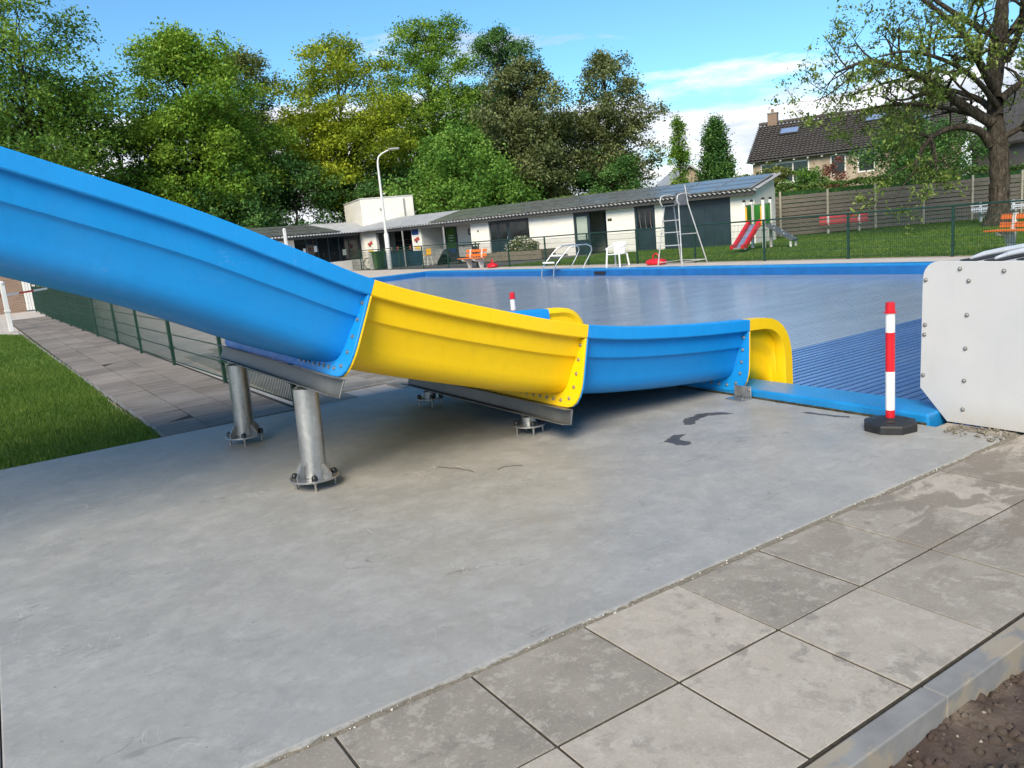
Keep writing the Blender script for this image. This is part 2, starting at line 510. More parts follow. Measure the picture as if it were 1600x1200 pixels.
M['pblue'] = simple('playground_slide_steel', (0.30, 0.40, 0.62), 0.3, 0.4, 0.1, 4)
M['pgrey'] = simple('climbing_ramp_grey', (0.10, 0.11, 0.125), 0.6, 0, 0.15, 6)
M['poster_g'] = simple('green_poster', (0.045, 0.14, 0.018), 0.6, 0, 0.25, 5)
M['poster_b'] = simple('blue_sign', (0.012, 0.055, 0.22), 0.5, 0, 0.2, 6)
M['poster_r'] = simple('red_poster_print', (0.36, 0.05, 0.04), 0.6, 0, 0.7, 14)
M['poster_w'] = simple('white_poster_print', (0.66, 0.66, 0.62), 0.6, 0, 0.35, 16)
M['poster_y'] = simple('yellow_poster_print', (0.70, 0.45, 0.05), 0.6, 0, 0.4, 16)
M['bag'] = simple('black_tarpaulin', (0.018, 0.018, 0.02), 0.45, 0, 0.4, 8, 0.4, 12)
M['planter'] = simple('weathered_planter_wood', (0.19, 0.16, 0.12), 0.85, 0, 0.3, 10)
t = NT('weathered_fence_plank')
oi = t.n.new('ShaderNodeObjectInfo')
n = t.noise(3.5, 7, 0.65, stretch=(1, 1, 14))
c = t.ramp(n, [(0.3, (0.115, 0.10, 0.085)), (0.7, (0.24, 0.215, 0.185))])
c = t.mix(t.val(oi.outputs['Random'], 0, 0.5, 0, 1), c, (0.20, 0.185, 0.165))
t.bump(n, 0.3, 0.01)
M['plank'] = t.fin(c, 0.9, 0, 0.2)
M['fpost'] = simple('pale_fence_post', (0.42, 0.39, 0.31), 0.85, 0, 0.25, 6)
t = NT('rough_bark')
n = t.noise(7, 8, 0.7, stretch=(1.6, 1.6, 0.45), dist=0.8)
c = t.ramp(n, [(0.34, (0.022, 0.018, 0.014)), (0.5, (0.065, 0.053, 0.04)), (0.70, (0.16, 0.135, 0.105))])
t.bump(n, 1.0, 0.09)
M['bark'] = t.fin(c, 0.95, 0, 0.2)
M['bark_d'] = simple('dark_bark', (0.045, 0.037, 0.03), 0.95, 0, 0.3, 5, 0.5, 20)
t = NT('brown_brick')
br = t.n.new('ShaderNodeTexBrick')
br.inputs['Scale'].default_value = 1.0
br.inputs['Brick Width'].default_value = 0.22
br.inputs['Row Height'].default_value = 0.07
br.inputs['Mortar Size'].default_value = 0.009
br.inputs['Color1'].default_value = (0.19, 0.11, 0.075, 1)
br.inputs['Color2'].default_value = (0.27, 0.165, 0.115, 1)
br.inputs['Mortar'].default_value = (0.30, 0.26, 0.21, 1)
cx = t.n.new('ShaderNodeCombineXYZ')
s_ = t.n.new('ShaderNodeSeparateXYZ')
t.l.new(t.pos, s_.inputs[0])
t.l.new(t.math('ADD', s_.outputs[0], t.math('MULTIPLY', s_.outputs[1], -0.55)), cx.inputs[0])
t.l.new(s_.outputs[2], cx.inputs[1])
t.l.new(cx.outputs[0], br.inputs['Vector'])
c = t.mix(t.val(t.noise(0.8, 5, 0.6), 0, 0.4), br.outputs[0], (0.32, 0.24, 0.19))
M['brick'] = t.fin(c, 0.9, 0, 0.25)
t = NT('house_brick')
c = t.ramp(t.noise(1.6, 6, 0.6), [(0.3, (0.33, 0.255, 0.19)), (0.7, (0.48, 0.40, 0.32))])
M['hbrick'] = t.fin(c, 0.9, 0, 0.25)
t = NT('dark_roof_tile')
n = t.noise(2.4, 7, 0.7)
c = t.ramp(n, [(0.3, (0.060, 0.053, 0.048)), (0.6, (0.105, 0.095, 0.088)), (0.78, (0.17, 0.16, 0.145))])
M['rooft'] = t.fin(c, 0.75, 0, 0.3)
M['whiteframe'] = simple('white_window_frame', (0.75, 0.74, 0.70), 0.5, 0, 0.05, 4)
M['grey_wall'] = simple('grey_gable_cladding', (0.17, 0.165, 0.17), 0.8, 0, 0.15, 2)
M['wet'] = simple('damp_concrete', (0.085, 0.08, 0.072), 0.45, 0, 0.2, 12)
M['twig'] = simple('dry_twig', (0.07, 0.055, 0.035), 0.9, 0, 0.3, 40)
M['tape_w'] = simple('barrier_tape_white', (0.75, 0.73, 0.70), 0.5, 0, 0.05, 4)
M['tape_r'] = simple('barrier_tape_red', (0.55, 0.05, 0.03), 0.5, 0, 0.1, 4)
M['moss'] = simple('mossy_dirt', (0.06, 0.06, 0.035), 0.95, 0, 0.5, 25, 0.6, 60)
# foliage kinds
M['lf_dark'] = leaf_mat('maple_leaf_dark_green', (0.049, 0.129, 0.020), (0.113, 0.240, 0.034), (0.240, 0.377, 0.064))
M['lf_bright'] = leaf_mat('linden_leaf_bright_green', (0.069, 0.172, 0.020), (0.172, 0.331, 0.034), (0.367, 0.524, 0.069))
M['lf_yel'] = leaf_mat('yellow_green_leaf', (0.122, 0.196, 0.016), (0.317, 0.403, 0.028), (0.598, 0.660, 0.060), 0.35)
M['lf_mid'] = leaf_mat('mid_green_leaf', (0.053, 0.147, 0.021), (0.122, 0.273, 0.039), (0.255, 0.427, 0.073))
M['lf_deep'] = leaf_mat('deep_green_leaf', (0.031, 0.102, 0.025), (0.071, 0.178, 0.041), (0.136, 0.264, 0.067), 0.2)
M['lf_brown'] = leaf_mat('bronze_leaf', (0.065, 0.091, 0.034), (0.147, 0.178, 0.070), (0.266, 0.301, 0.124), 0.22)
M['lf_olive'] = leaf_mat('olive_leaf', (0.083, 0.111, 0.030), (0.173, 0.215, 0.055), (0.301, 0.335, 0.097), 0.25)
M['lf_walnut'] = leaf_mat('walnut_leaf', (0.071, 0.131, 0.026), (0.159, 0.234, 0.048), (0.297, 0.381, 0.092), 0.32)
M['lf_hedge'] = leaf_mat('hedge_leaf', (0.050, 0.115, 0.023), (0.111, 0.203, 0.042), (0.230, 0.311, 0.073), 0.2)
M['lf_red'] = leaf_mat('copper_leaf', (0.129, 0.052, 0.040), (0.246, 0.086, 0.062), (0.373, 0.157, 0.114), 0.2)
M['flower'] = leaf_mat('white_blossom', (0.42, 0.38, 0.27), (0.62, 0.58, 0.46), (0.78, 0.75, 0.66), 0.2)

# ------------------------------------------------------------------ mesh helpers
ORG = {}


def org(o):
    return ORG.get(o.name, V((0, 0, 0))) if o else V((0, 0, 0))


class MB:
    """collects geometry; build() links it as ONE mesh object"""
    def __init__(self):
        self.v, self.f = [], []

    def add(self, vs, fs):
        k = len(self.v)
        self.v += [tuple(q) for q in vs]
        self.f += [tuple(i + k for i in f) for f in fs]
        return self

    def obox(self, c, a, b, d):
        c, a, b, d = V(c), V(a), V(b), V(d)
        vs = [c + a * i + b * j + d * k for k in (-1, 1) for j in (-1, 1) for i in (-1, 1)]
        return self.add(vs, [(0, 2, 3, 1), (4, 5, 7, 6), (0, 1, 5, 4), (2, 6, 7, 3), (0, 4, 6, 2), (1, 3, 7, 5)])

    def box(self, x0, x1, y0, y1, z0, z1):
        return self.obox(((x0 + x1) / 2, (y0 + y1) / 2, (z0 + z1) / 2), ((x1 - x0) / 2, 0, 0), (0, (y1 - y0) / 2, 0), (0, 0, (z1 - z0) / 2))

    def bar(self, p0, p1, w, h, up=(0, 0, 1)):
        p0, p1 = V(p0), V(p1)
        d = p1 - p0
        side = d.cross(V(up))
        if side.length < 1e-6:
            side = d.cross(V((1, 0, 0)))
        side.normalize()
        upv = side.cross(d).normalized()
        return self.obox((p0 + p1) / 2, d / 2, side * w / 2, upv * h / 2)

    def tube(self, pts, r, n=8, cap=True):
        pts = [V(p) for p in pts]
        rs = r if isinstance(r, (list, tuple)) else [r] * len(pts)
        tang = []
        for i in range(len(pts)):
            a = pts[max(0, i - 1)]
            b = pts[min(len(pts) - 1, i + 1)]
            tang.append((b - a).normalized())
        nrm = tang[0].orthogonal().normalized()
        vs, fs = [], []
        for i, p in enumerate(pts):
            if i:
                q = tang[i - 1].rotation_difference(tang[i])
                nrm = q @ nrm
            bi = tang[i].cross(nrm)
            for k in range(n):
                a = 2 * PI * k / n
                vs.append(p + (nrm * math.cos(a) + bi * math.sin(a)) * rs[i])
        for i in range(len(pts) - 1):
            for k in range(n):
                k2 = (k + 1) % n
                fs.append((i * n + k, i * n + k2, (i + 1) * n + k2, (i + 1) * n + k))
        if cap:
            fs.append(tuple(range(n))[::-1])
            fs.append(tuple((len(pts) - 1) * n + k for k in range(n)))
        return self.add(vs, fs)

    def lathe(self, prof, c=(0, 0, 0), n=16, axis=(0, 0, 1)):
        q = V((0, 0, 1)).rotation_difference(V(axis))
        vs, fs = [], []
        for r, z in prof:
            for k in range(n):
                a = 2 * PI * k / n
                vs.append(V(c) + q @ V((r * math.cos(a), r * math.sin(a), z)))
        for i in range(len(prof) - 1):
            for k in range(n):
                k2 = (k + 1) % n
                fs.append((i * n + k, i * n + k2, (i + 1) * n + k2, (i + 1) * n + k))
        fs.append(tuple(range(n))[::-1])
        fs.append(tuple((len(prof) - 1) * n + k for k in range(n)))
        return self.add(vs, fs)

    def prism(self, poly, vec):
        n = len(poly)
        vs = [V(q) for q in poly] + [V(q) + V(vec) for q in poly]
        fs = [tuple(range(n))[::-1], tuple(range(n, 2 * n))]
        fs += [(i, (i + 1) % n, n + (i + 1) % n, n + i) for i in range(n)]
        return self.add(vs, fs)

    def mesh(self, name, o=V((0, 0, 0)), smooth=None):
        import bmesh
        me = bpy.data.meshes.new(name)
        me.from_pydata([(x - o[0], y - o[1], z - o[2]) for x, y, z in self.v], [], self.f)
        bm = bmesh.new()
        bm.from_mesh(me)
        bmesh.ops.recalc_face_normals(bm, faces=bm.faces)
        bm.to_mesh(me)
        bm.free()
        if smooth:
            me.polygons.foreach_set('use_smooth', [True] * len(me.polygons))
            me.set_sharp_from_angle(angle=math.radians(smooth))
        return me

    def build(self, name, mat, parent=None, smooth=None, bevel=0.0, seg=2):
        me = self.mesh(name, org(parent), smooth)
        return link(name, me, mat, parent, bevel=bevel, seg=seg)


def link(name, me, mat, parent=None, loc=None, rot=None, bevel=0.0, seg=2):
    o = bpy.data.objects.new(name, me)
    COL.objects.link(o)
    if mat and not me.materials:
        me.materials.append(mat)
    if parent:
        o.parent = parent
        ORG[o.name] = org(parent)
    if loc is not None:
        o.location = V(loc) - org(parent)
        ORG[o.name] = V(loc)
    if rot is not None:
        o.rotation_euler = rot
    if bevel:
        b = o.modifiers.new('bevel', 'BEVEL')
        b.width = bevel
        b.segments = seg
        b.limit_method = 'ANGLE'
        b.angle_limit = math.radians(40)
    return o


def tag(o, label=None, cat=None, group=None, kind=None):
    if label:
        o['label'] = label
    if cat:
        o['category'] = cat
    if group:
        o['group'] = group
    if kind:
        o['kind'] = kind
    return o


def thing(name, label, cat, loc=(0, 0, 0), group=None, rotz=None):
    """Empty at a thing's base. rotz=None: parts are authored in world coordinates."""
    o = bpy.data.objects.new(name, None)
    COL.objects.link(o)
    o.empty_display_size = 0.2
    o.location = loc
    if rotz is None:
        ORG[o.name] = V(loc)
    else:
        o.rotation_euler = (0, 0, rotz)
        ORG[o.name] = V((0, 0, 0))
    return tag(o, label, cat, group)


def copy_tree(o, parent=None):
    c = o.copy()
    COL.objects.link(c)
    if parent:
        c.parent = parent
    ORG[c.name] = org(o)
    for ch in list(o.children):
        copy_tree(ch, c)
    return c


def struct(o):
    return tag(o, kind='structure')


def np_mesh(name, verts, faces_n, loops, rnd=None):
    """fast mesh from numpy: every face has faces_n corners"""
    me = bpy.data.meshes.new(name)
    nf = len(loops) // faces_n
    me.vertices.add(len(verts))
    me.vertices.foreach_set('co', verts.astype(np.float32).ravel())
    me.loops.add(len(loops))
    me.loops.foreach_set('vertex_index', loops.astype(np.int32))
    me.polygons.add(nf)
    me.polygons.foreach_set('loop_start', np.arange(0, nf * faces_n, faces_n, dtype=np.int32))
    if rnd is not None:
        a = me.attributes.new('rnd', 'FLOAT', 'POINT')
        a.data.foreach_set('value', rnd.astype(np.float32))
    me.update(calc_edges=True)
    return me


def leaf_mesh(name, c, size, up=0.6, aspect=0.55, droop=0.0, rnd=None):
    """one folded leaf-shaped quad per centre"""
    n = len(c)
    a = rng.normal(size=(n, 3))
    nr = rng.normal(size=(n, 3)) * (1 - up) + np.array([0, 0, up])
    nr /= np.linalg.norm(nr, axis=1)[:, None] + 1e-9
    a -= nr * (a * nr).sum(1)[:, None]
    a /= np.linalg.norm(a, axis=1)[:, None] + 1e-9
    a[:, 2] -= droop
    b = np.cross(nr, a)
    s = (size * rng.uniform(0.6, 1.35, n))[:, None]
    v = np.empty((n, 4, 3))
    v[:, 0] = c - a * s * 0.5
    v[:, 1] = c + b * s * aspect * 0.5 + nr * s * 0.08
    v[:, 2] = c + a * s * 0.5 - nr * s * 0.06
    v[:, 3] = c - b * s * aspect * 0.5 + nr * s * 0.08
    r = np.repeat(rng.uniform(0, 1, n) if rnd is None else rnd, 4)
    return np_mesh(name, v.reshape(-1, 3), 4, np.arange(n * 4), r)

# ================================================================== THE SETTING
def vnoise(x, y, seed=0):
    """cheap smooth value noise for terrain"""
    r = np.random.default_rng(seed)
    tab = r.uniform(-1, 1, (64, 64))
    xi, yi = np.floor(x).astype(int), np.floor(y).astype(int)
    fx, fy = x - xi, y - yi
    fx, fy = fx * fx * (3 - 2 * fx), fy * fy * (3 - 2 * fy)
    g = lambda a, b: tab[a % 64, b % 64]
    return (g(xi, yi) * (1 - fx) + g(xi + 1, yi) * fx) * (1 - fy) + (g(xi, yi + 1) * (1 - fx) + g(xi + 1, yi + 1) * fx) * fy


struct(MB().add([(-1500, -1500, -0.32), (1500, -1500, -0.32), (1500, 1500, -0.32), (-1500, 1500, -0.32)], [(0, 1, 2, 3)]).build('ground', M['field']))

# concrete base slab of the slide
slab = struct(MB().box(-0.88, 4.30, 0.036, 5.15, -0.3, 0.0).build('concrete_slab', M['slab'], bevel=0.006))
for poly in ([(3.439, 1.87), (3.505, 1.916), (3.578, 1.911), (3.663, 1.936), (3.749, 1.885), (3.809, 1.83), (3.829, 1.722), (3.757, 1.784),
              (3.677, 1.838), (3.569, 1.828), (3.49, 1.799), (3.447, 1.75), (3.401, 1.76), (3.378, 1.792)],
             [(2.971, 1.592), (3.062, 1.623), (3.128, 1.653), (3.197, 1.602), (3.125, 1.58), (3.068, 1.541), (3.08, 1.451), (3.048, 1.407),
              (3.002, 1.409), (2.971, 1.462), (2.98, 1.522)],
             [(4.13, 1.36), (4.17, 1.33), (4.18, 1.22), (4.19, 1.12), (4.22, 1.03), (4.19, 1.01), (4.16, 1.10), (4.15, 1.2), (4.13, 1.28)]):
    # a ragged damp patch, a film 2 mm proud of the slab
    pts = []
    n = len(poly)
    for i in range(n):
        a, b = V((*poly[i], 0.0)), V((*poly[(i + 1) % n], 0.0))
        for k in range(5):
            q = a.lerp(b, k / 5)
            pts.append((q.x + random.uniform(-.006, .006), q.y + random.uniform(-.006, .006), 0.0005))
    MB().prism(pts, (0, 0, 0.0015)).build('damp_patch', M['wet'], slab)
struct(MB().box(4.3005, 4.442, 0.036, 0.462, -0.3, -0.003).build('corner_paving', M['tile']))
struct(MB().box(-0.95, -0.885, 0.036, 5.15, -0.3, -0.003).build('slab_edging', M['kerb'], bevel=0.004))
struct(MB().box(-9, -0.955, -1.0, 5.15, -0.3, -0.012).build('side_paving', M['deck']))

for xa, xb in ((-0.4, 0.12), (0.36, 0.86), (1.02, 1.3), (2.9, 3.05), (3.6, 3.9)):      # slivers of spilt mortar along the slab edge
    n = 14
    top_ = [(xa + (xb - xa) * k / n, 0.0355, -0.0075) for k in range(n + 1)]
    low_ = [(x, 0.0345 - 0.017 * abs(math.sin(k * 0.9 + xa * 7)) * (0.3 + 0.7 * math.sin(PI * k / n)) - 0.001, -0.0075) for k, (x, _, _) in enumerate(top_)]
    MB().prism(top_ + low_[::-1], (0, 0, 0.0055)).build('mortar_smear', M['mortar'], slab)

# pavement of large square tiles along the slab, sand in its joints
pave = struct(MB().box(-2.2, 4.437, -1.002, -0.001, -0.3, -0.0045).build('pavement', M['joint']))
struct(MB().box(-2.2, 4.437, 0.0, 0.034, -0.3, -0.008).build('sand_joint', M['sand']))
tile_me = MB().box(-0.2452, 0.2452, -0.2452, 0.2452, -0.05, 0.0).mesh('paving_tile')
for j in range(2):
    for i in range(-4, 9):
        x0 = i * 0.5
        o = link('paving_tile', tile_me, M['tile'], pave, (x0 + 0.25, -0.25 - 0.5 * j, random.uniform(-0.002, 0.0015)),
                 (random.uniform(-.002, .002), random.uniform(-.002, .002), random.uniform(-.002, .002)), bevel=0.0015, seg=1)
        if i == 8:
            o.scale = (0.86, 1, 1)
            o.location.x -= 0.035
kerb = struct(MB().box(-2.2, 5.2, -1.075, -1.01, -0.3, -0.02).build('kerb', M['joint']))
kb = MB().box(-0.499, 0.499, -0.04, 0.04, -0.25, 0.0).mesh('kerb_block')
for i in range(-2, 6):
    link('kerb_block', kb, M['kerb'], kerb, (i + 0.04, -1.046, -0.004 + random.uniform(-.0015, .0015)), (0, 0, random.uniform(-.002, .002)), bevel=0.005)

# bare soil beside the kerb with crumbs and stones
nx, ny = 300, 130
gx, gy = np.meshgrid(np.linspace(-2.5, 6, nx), np.linspace(-4.2, -1.06, ny), indexing='ij')
gz = -0.105 + 0.028 * vnoise(gx * 3, gy * 3, 1) + 0.018 * vnoise(gx * 9, gy * 9, 2) + 0.010 * vnoise(gx * 24, gy * 24, 3) + 0.006 * np.abs(vnoise(gx * 50, gy * 50, 4))
gz += 0.05 * np.exp(-((gx - 2.1) / 0.5) ** 2) * np.clip((-gy - 1.06) * 1.5, 0, 1)
vv = np.stack([gx, gy, gz], -1).reshape(-1, 3)
ii = np.arange(nx * ny).reshape(nx, ny)
ll = np.stack([ii[:-1, :-1], ii[1:, :-1], ii[1:, 1:], ii[:-1, 1:]], -1).reshape(-1)
me = np_mesh('bare_soil', vv, 4, ll)
me.polygons.foreach_set('use_smooth', [True] * len(me.polygons))
soil = struct(link('bare_soil', me, M['soil']))


def pebbles(name, n, area, zf, smin, smax, mat, parent=None):
    base = np.array([(1, 0, 0), (-1, 0, 0), (0, 1, 0), (0, -1, 0), (0, 0, 1), (0, 0, -1)], float)
    tri = np.array([(0, 2, 4), (2, 1, 4), (1, 3, 4), (3, 0, 4), (2, 0, 5), (1, 2, 5), (3, 1, 5), (0, 3, 5)])
    x = rng.uniform(area[0], area[1], n)
    y = area[3] - (area[3] - area[2]) * rng.uniform(0, 1, n) ** 1.5
    s = smin + (smax - smin) * rng.uniform(0, 1, n) ** 4
    v = base[None] * (s[:, None, None] * rng.uniform(0.6, 1.2, (n, 6, 1))) * np.array([1, 1, 0.7])
    th = rng.uniform(0, 6.28, n)
    cx, sx = np.cos(th)[:, None], np.sin(th)[:, None]
    vx = v[:, :, 0] * cx - v[:, :, 1] * sx
    vy = v[:, :, 0] * sx + v[:, :, 1] * cx
    v = np.stack([vx + x[:, None], vy + y[:, None], v[:, :, 2] + zf(x, y)[:, None]], -1)
    l = (tri[None] + 6 * np.arange(n)[:, None, None]).reshape(-1)
    return tag(link(name, np_mesh(name, v.reshape(-1, 3), 3, l), mat, parent), kind='stuff')


def soil_z(x, y):
    return (-0.105 + 0.028 * vnoise(x * 3, y * 3, 1) + 0.018 * vnoise(x * 9, y * 9, 2) + 0.010 * vnoise(x * 24, y * 24, 3)
            + 0.05 * np.exp(-((x - 2.1) / 0.5) ** 2) * np.clip((-y - 1.06) * 1.5, 0, 1) + 0.003)


tag(pebbles('soil_clods', 5200, (-1, 4.5, -2.6, -1.09), soil_z, 0.003, 0.03, M['soil']), 'crumbly brown soil clods beside the kerb', 'soil')
tag(pebbles('soil_stones', 700, (-1, 4.5, -2.6, -1.09), soil_z, 0.002, 0.011, M['pebble']), 'small pale stones scattered in the bare soil', 'stones')
tag(pebbles('joint_crumbs', 260, (-1, 4.4, 0.004, 0.034), lambda x, y: -0.004 + 0 * x, 0.002, 0.007, M['crumb']), 'mortar crumbs in the joint along the slab', 'crumbs')
tag(pebbles('slab_grit', 240, (-0.8, 4.2, 0.1, 3.4), lambda x, y: 0.001 + 0 * x, 0.001, 0.0045, M['soil']), 'dark grit scattered over the concrete slab', 'grit')
tag(pebbles('corner_rubble', 260, (4.16, 4.42, 0.0, 0.36), lambda x, y: 0.004 + 0.012 * np.abs(vnoise(x * 9, y * 9, 8)), 0.003, 0.018, M['sand']), 'small heap of sandy rubble at the foot of the white housing', 'rubble')

# left lawn, path, decks
LX = [(0.40, 5.17), (0.28, 7.33), (0.22, 10.5), (0.04, 17.46), (-0.11, 21.84), (-0.9, 24.2)]
lawn_l = struct(MB().prism([(-40, 5.17, -0.3)] + [(x, y, -0.3) for x, y in LX] + [(-40, 25, -0.3)], (0, 0, 0.28)).build('lawn', M['lawn']))
struct(MB().prism([(0.38, 5.16, -0.02), (1.66, 5.16, -0.02), (1.0, 30.6, -0.02), (-0.28, 30.6, -0.02)], (0, 0, 0.015)).build('path_bed', M['joint']))
path = struct(MB().box(-40, 1.74, 5.155, 47, -0.31, -0.028).build('garden_path', M['deck']))
ptile = MB().box(-0.197, 0.197, -0.295, 0.295, -0.05, 0.0).mesh('path_tile')
pd = V((-0.0262, 1, 0)).normalized()
pn = V((1, 0.0262, 0)).normalized()
for r in range(42):
    for cidx in range(3):
        q = V((0.60, 5.47, 0)) + pn * 0.404 * cidx + pd * 0.6 * r
        link('path_tile', ptile, M['path'], path, (q.x, q.y, 0.0 + random.uniform(-.004, .002)),
             (random.uniform(-.006, .006), random.uniform(-.006, .006), 0.0262))
for r in range(30):     # narrow border stones along the grass
    q = V((0.40, 5.47, 0)) + V((-0.032, 1, 0)) * 0.6 * r
    MB.build(MB().box(q.x - 0.01, q.x + 0.02, q.y - 0.29, q.y + 0.29, -0.1, 0.006), 'border_stone', M['kerb'], path)

deck = struct(MB().box(1.74, 4.312, 5.153, 47, -0.3, -0.02).build('pool_deck', M['deck']))
paver = MB().box(-0.247, 0.247, -0.497, 0.497, -0.05, 0.0).mesh('deck_paver')
for i in range(5):
    for j in range(6):
        link('deck_paver', paver, M['tile'], deck, (2.01 + 0.5 * i, 5.66 + j + (0.5 if i % 2 else 0), -0.004), (0, 0, 0))
struct(MB().box(4.312, 16.0, 30.66, 47, -0.3, -0.006).build('pool_deck', M['deck']))
struct(MB().box(16.46, 17.62, -14, 47, -0.3, -0.004).build('pool_deck', M['deck']))
struct(MB().box(17.62, 18.05, -14, 27.6, -0.3, -0.01).build('gravel_strip', M['gravel']))
terr = struct(MB().box(17.62, 24.9, 27.6, 47, -0.3, -0.01).build('terrace', simple('dark_terrace_paving', (0.10, 0.10, 0.10), 0.8, 0, 0.2, 3)))
lawn_r = struct(MB().prism([(18.05, -60, -0.3), (64, -60, -0.3), (64, 60, -0.3), (24.9, 60, -0.3), (24.9, 27.6, -0.3), (18.05, 27.6, -0.3)], (0, 0, 0.28)).build('lawn', M['lawn']))


def blades(name, n, xs, ys, h, w, mat, z0=-0.02, keep=None):
    x, y = rng.uniform(*xs, n), rng.uniform(*ys, n)
    if keep is not None:
        k = keep(x, y)
        x, y = x[k], y[k]
        n = len(x)
    th = rng.uniform(0, 6.28, n)
    hh = h * rng.uniform(0.5, 1.3, n)
    lean = rng.normal(0, 0.35, (n, 2)) * hh[:, None]
    v = np.empty((n, 3, 3))
    v[:, 0] = np.stack([x - np.cos(th) * w, y - np.sin(th) * w, np.full(n, z0)], -1)
    v[:, 1] = np.stack([x + np.cos(th) * w, y + np.sin(th) * w, np.full(n, z0)], -1)
    v[:, 2] = np.stack([x + lean[:, 0], y + lean[:, 1], z0 + hh], -1)
    return tag(link(name, np_mesh(name, v.reshape(-1, 3), 3, np.arange(n * 3), np.repeat(rng.uniform(0, 1, n), 3)), mat), kind='stuff')


ly = np.array([q[1] for q in LX])
lx = np.array([q[0] for q in LX])
tag(blades('lawn_grass', 130000, (-3.0, 0.42), (5.18, 13), 0.045, 0.0035, M['blade'], keep=lambda x, y: x < np.interp(y, ly, lx) + 0.02),
    'short mown grass of the lawn left of the slide slab', 'grass')
tag(blades('lawn_grass', 60000, (-4.5, 0.3), (13, 24.3), 0.045, 0.006, M['blade'], keep=lambda x, y: x < np.interp(y, ly, lx) + 0.02),
    'mown grass at the far end of the left lawn', 'grass')
tag(blades('lawn_grass', 150000, (18.1, 40), (0, 27.5), 0.05, 0.012, M['blade']), 'sunlit mown grass behind the green fence', 'grass')

# pool basin, coping, slatted cover
pool = thing('swimming_pool', None, None, (10.3, 15.5, 0))
struct(pool)
del_keys = [k for k in ('label', 'category') if k in pool.keys()]
YE = 30.3
MB().box(4.315, 4.655, 0.52, YE + 0.34, -0.29, 0.07).build('coping', M['pool_blue'], pool, bevel=0.018, seg=3)
MB().box(16.0, 16.45, -1.4, YE + 0.34, -0.29, 0.012).build('coping', M['pool_blue'], pool, bevel=0.018, seg=3)
MB().box(4.66, 15.995, YE, YE + 0.34, -0.29, 0.012).build('coping', M['pool_blue'], pool, bevel=0.018, seg=3)
MB().box(15.975, 15.996, -1.4, YE - 0.01, -1.6, -0.03).build('pool_wall', M['pool_wall'], pool)
MB().box(4.67, 15.96, YE - 0.022, YE - 0.003, -1.6, -0.03).build('pool_wall', M['pool_wall'], pool)
MB().box(15.93, 15.97, 17.55, 18.1, -0.16, -0.07).build('skimmer_grate', M['rubber'], pool)
MB().box(4.305, 4.3145, 0.53, 5.1, -0.02, 0.012).build('mossy_joint', M['moss'], pool)

n = 2600
cc = np.stack([4.309 - np.abs(rng.normal(0, 0.010, n)), rng.uniform(0.5, 5.1, n), rng.uniform(0.0, 0.014, n)], -1)
cc = cc[vnoise(cc[:, 1] * 6, cc[:, 0] * 0 + 2, 12) > -0.35]
tag(link('moss_tufts', leaf_mesh('moss_tufts', cc, 0.013, 0.3), M['moss']), 'dark moss growing along the foot of the pool coping', 'moss', kind='stuff')

cover = thing('pool_cover', 'blue grey slatted cover floating over the whole pool', 'pool cover', (10.3, 15.5, -0.25))
PITCH = 0.0985
z0 = -0.215
prof = [(-0.0485, -0.022), (-0.048, -0.013), (-0.034, -0.0012), (-0.026, 0.0), (0.030, 0.0), (0.040, -0.0012), (0.0475, -0.008), (0.0485, -0.022)]
slat_mb = MB().prism([(-5.64, y, z) for y, z in prof], (11.28, 0, 0))
slat_me = slat_mb.mesh('slat', smooth=25)
slat_me.materials.append(M['slat'])
slat_me.materials.append(M['slat_j'])
for pl in slat_me.polygons:          # the steep edge faces of each slat take a darker colour
    if abs(pl.normal.y) > 0.4:
        pl.material_index = 1
n_sl = int((YE - 0.03 - 0.72) / PITCH)
for i in range(min(300, n_sl)):
    link('slat', slat_me, M['slat'], cover, (10.32 + random.uniform(-.006, .006), 0.72 + PITCH * i, z0 + random.uniform(-.0005, .0005)), (random.gauss(0, .0003), 0, 0))
far = MB()
for i in range(300, n_sl):
    y = 0.72 + PITCH * i
    far.prism([(4.68, y + a, z0 + b) for a, b in prof], (11.28, 0, 0))
tag(far.build('far_slats', M['slat'], cover, smooth=40), kind='stuff')
MB().box(4.68, 15.96, 0.6, YE - 0.02, z0 - 0.03, z0 - 0.012).build('cover_joint_web', M['pool_wall'], cover)

# ================================================================== WATER SLIDE
slide = thing('water_slide', 'wide blue and yellow water slide running down into the covered pool', 'water slide', (1.9, 3.42, 0))
Y0, Y1 = 2.0, 4.85
RIM = [(-3.6, 3.16), (-2.4, 2.78), (-1.4, 2.425), (-0.49, 2.065), (0.269, 1.751), (0.75, 1.515), (1.198, 1.293), (1.66, 1.125), (2.109, 0.984), (2.42, 0.893), (2.726, 0.817),
       (3.08, 0.753), (3.443, 0.706), (3.9, 0.660), (4.368, 0.625)]


def cat_rom(P, m=6):
    out = []
    for i in range(len(P) - 1):
        p0 = P[max(i - 1, 0)]
        p1, p2 = P[i], P[i + 1]
        p3 = P[min(i + 2, len(P) - 1)]
        for k in range(m):
            s = k / m
            out.append(tuple(0.5 * (2 * b + (c - a) * s + (2 * a - 5 * b + 4 * c - d) * s * s + (3 * b - a - 3 * c + d) * s ** 3)
                             for a, b, c, d in zip(p0, p1, p2, p3)))
    out.append(P[-1])
    return out


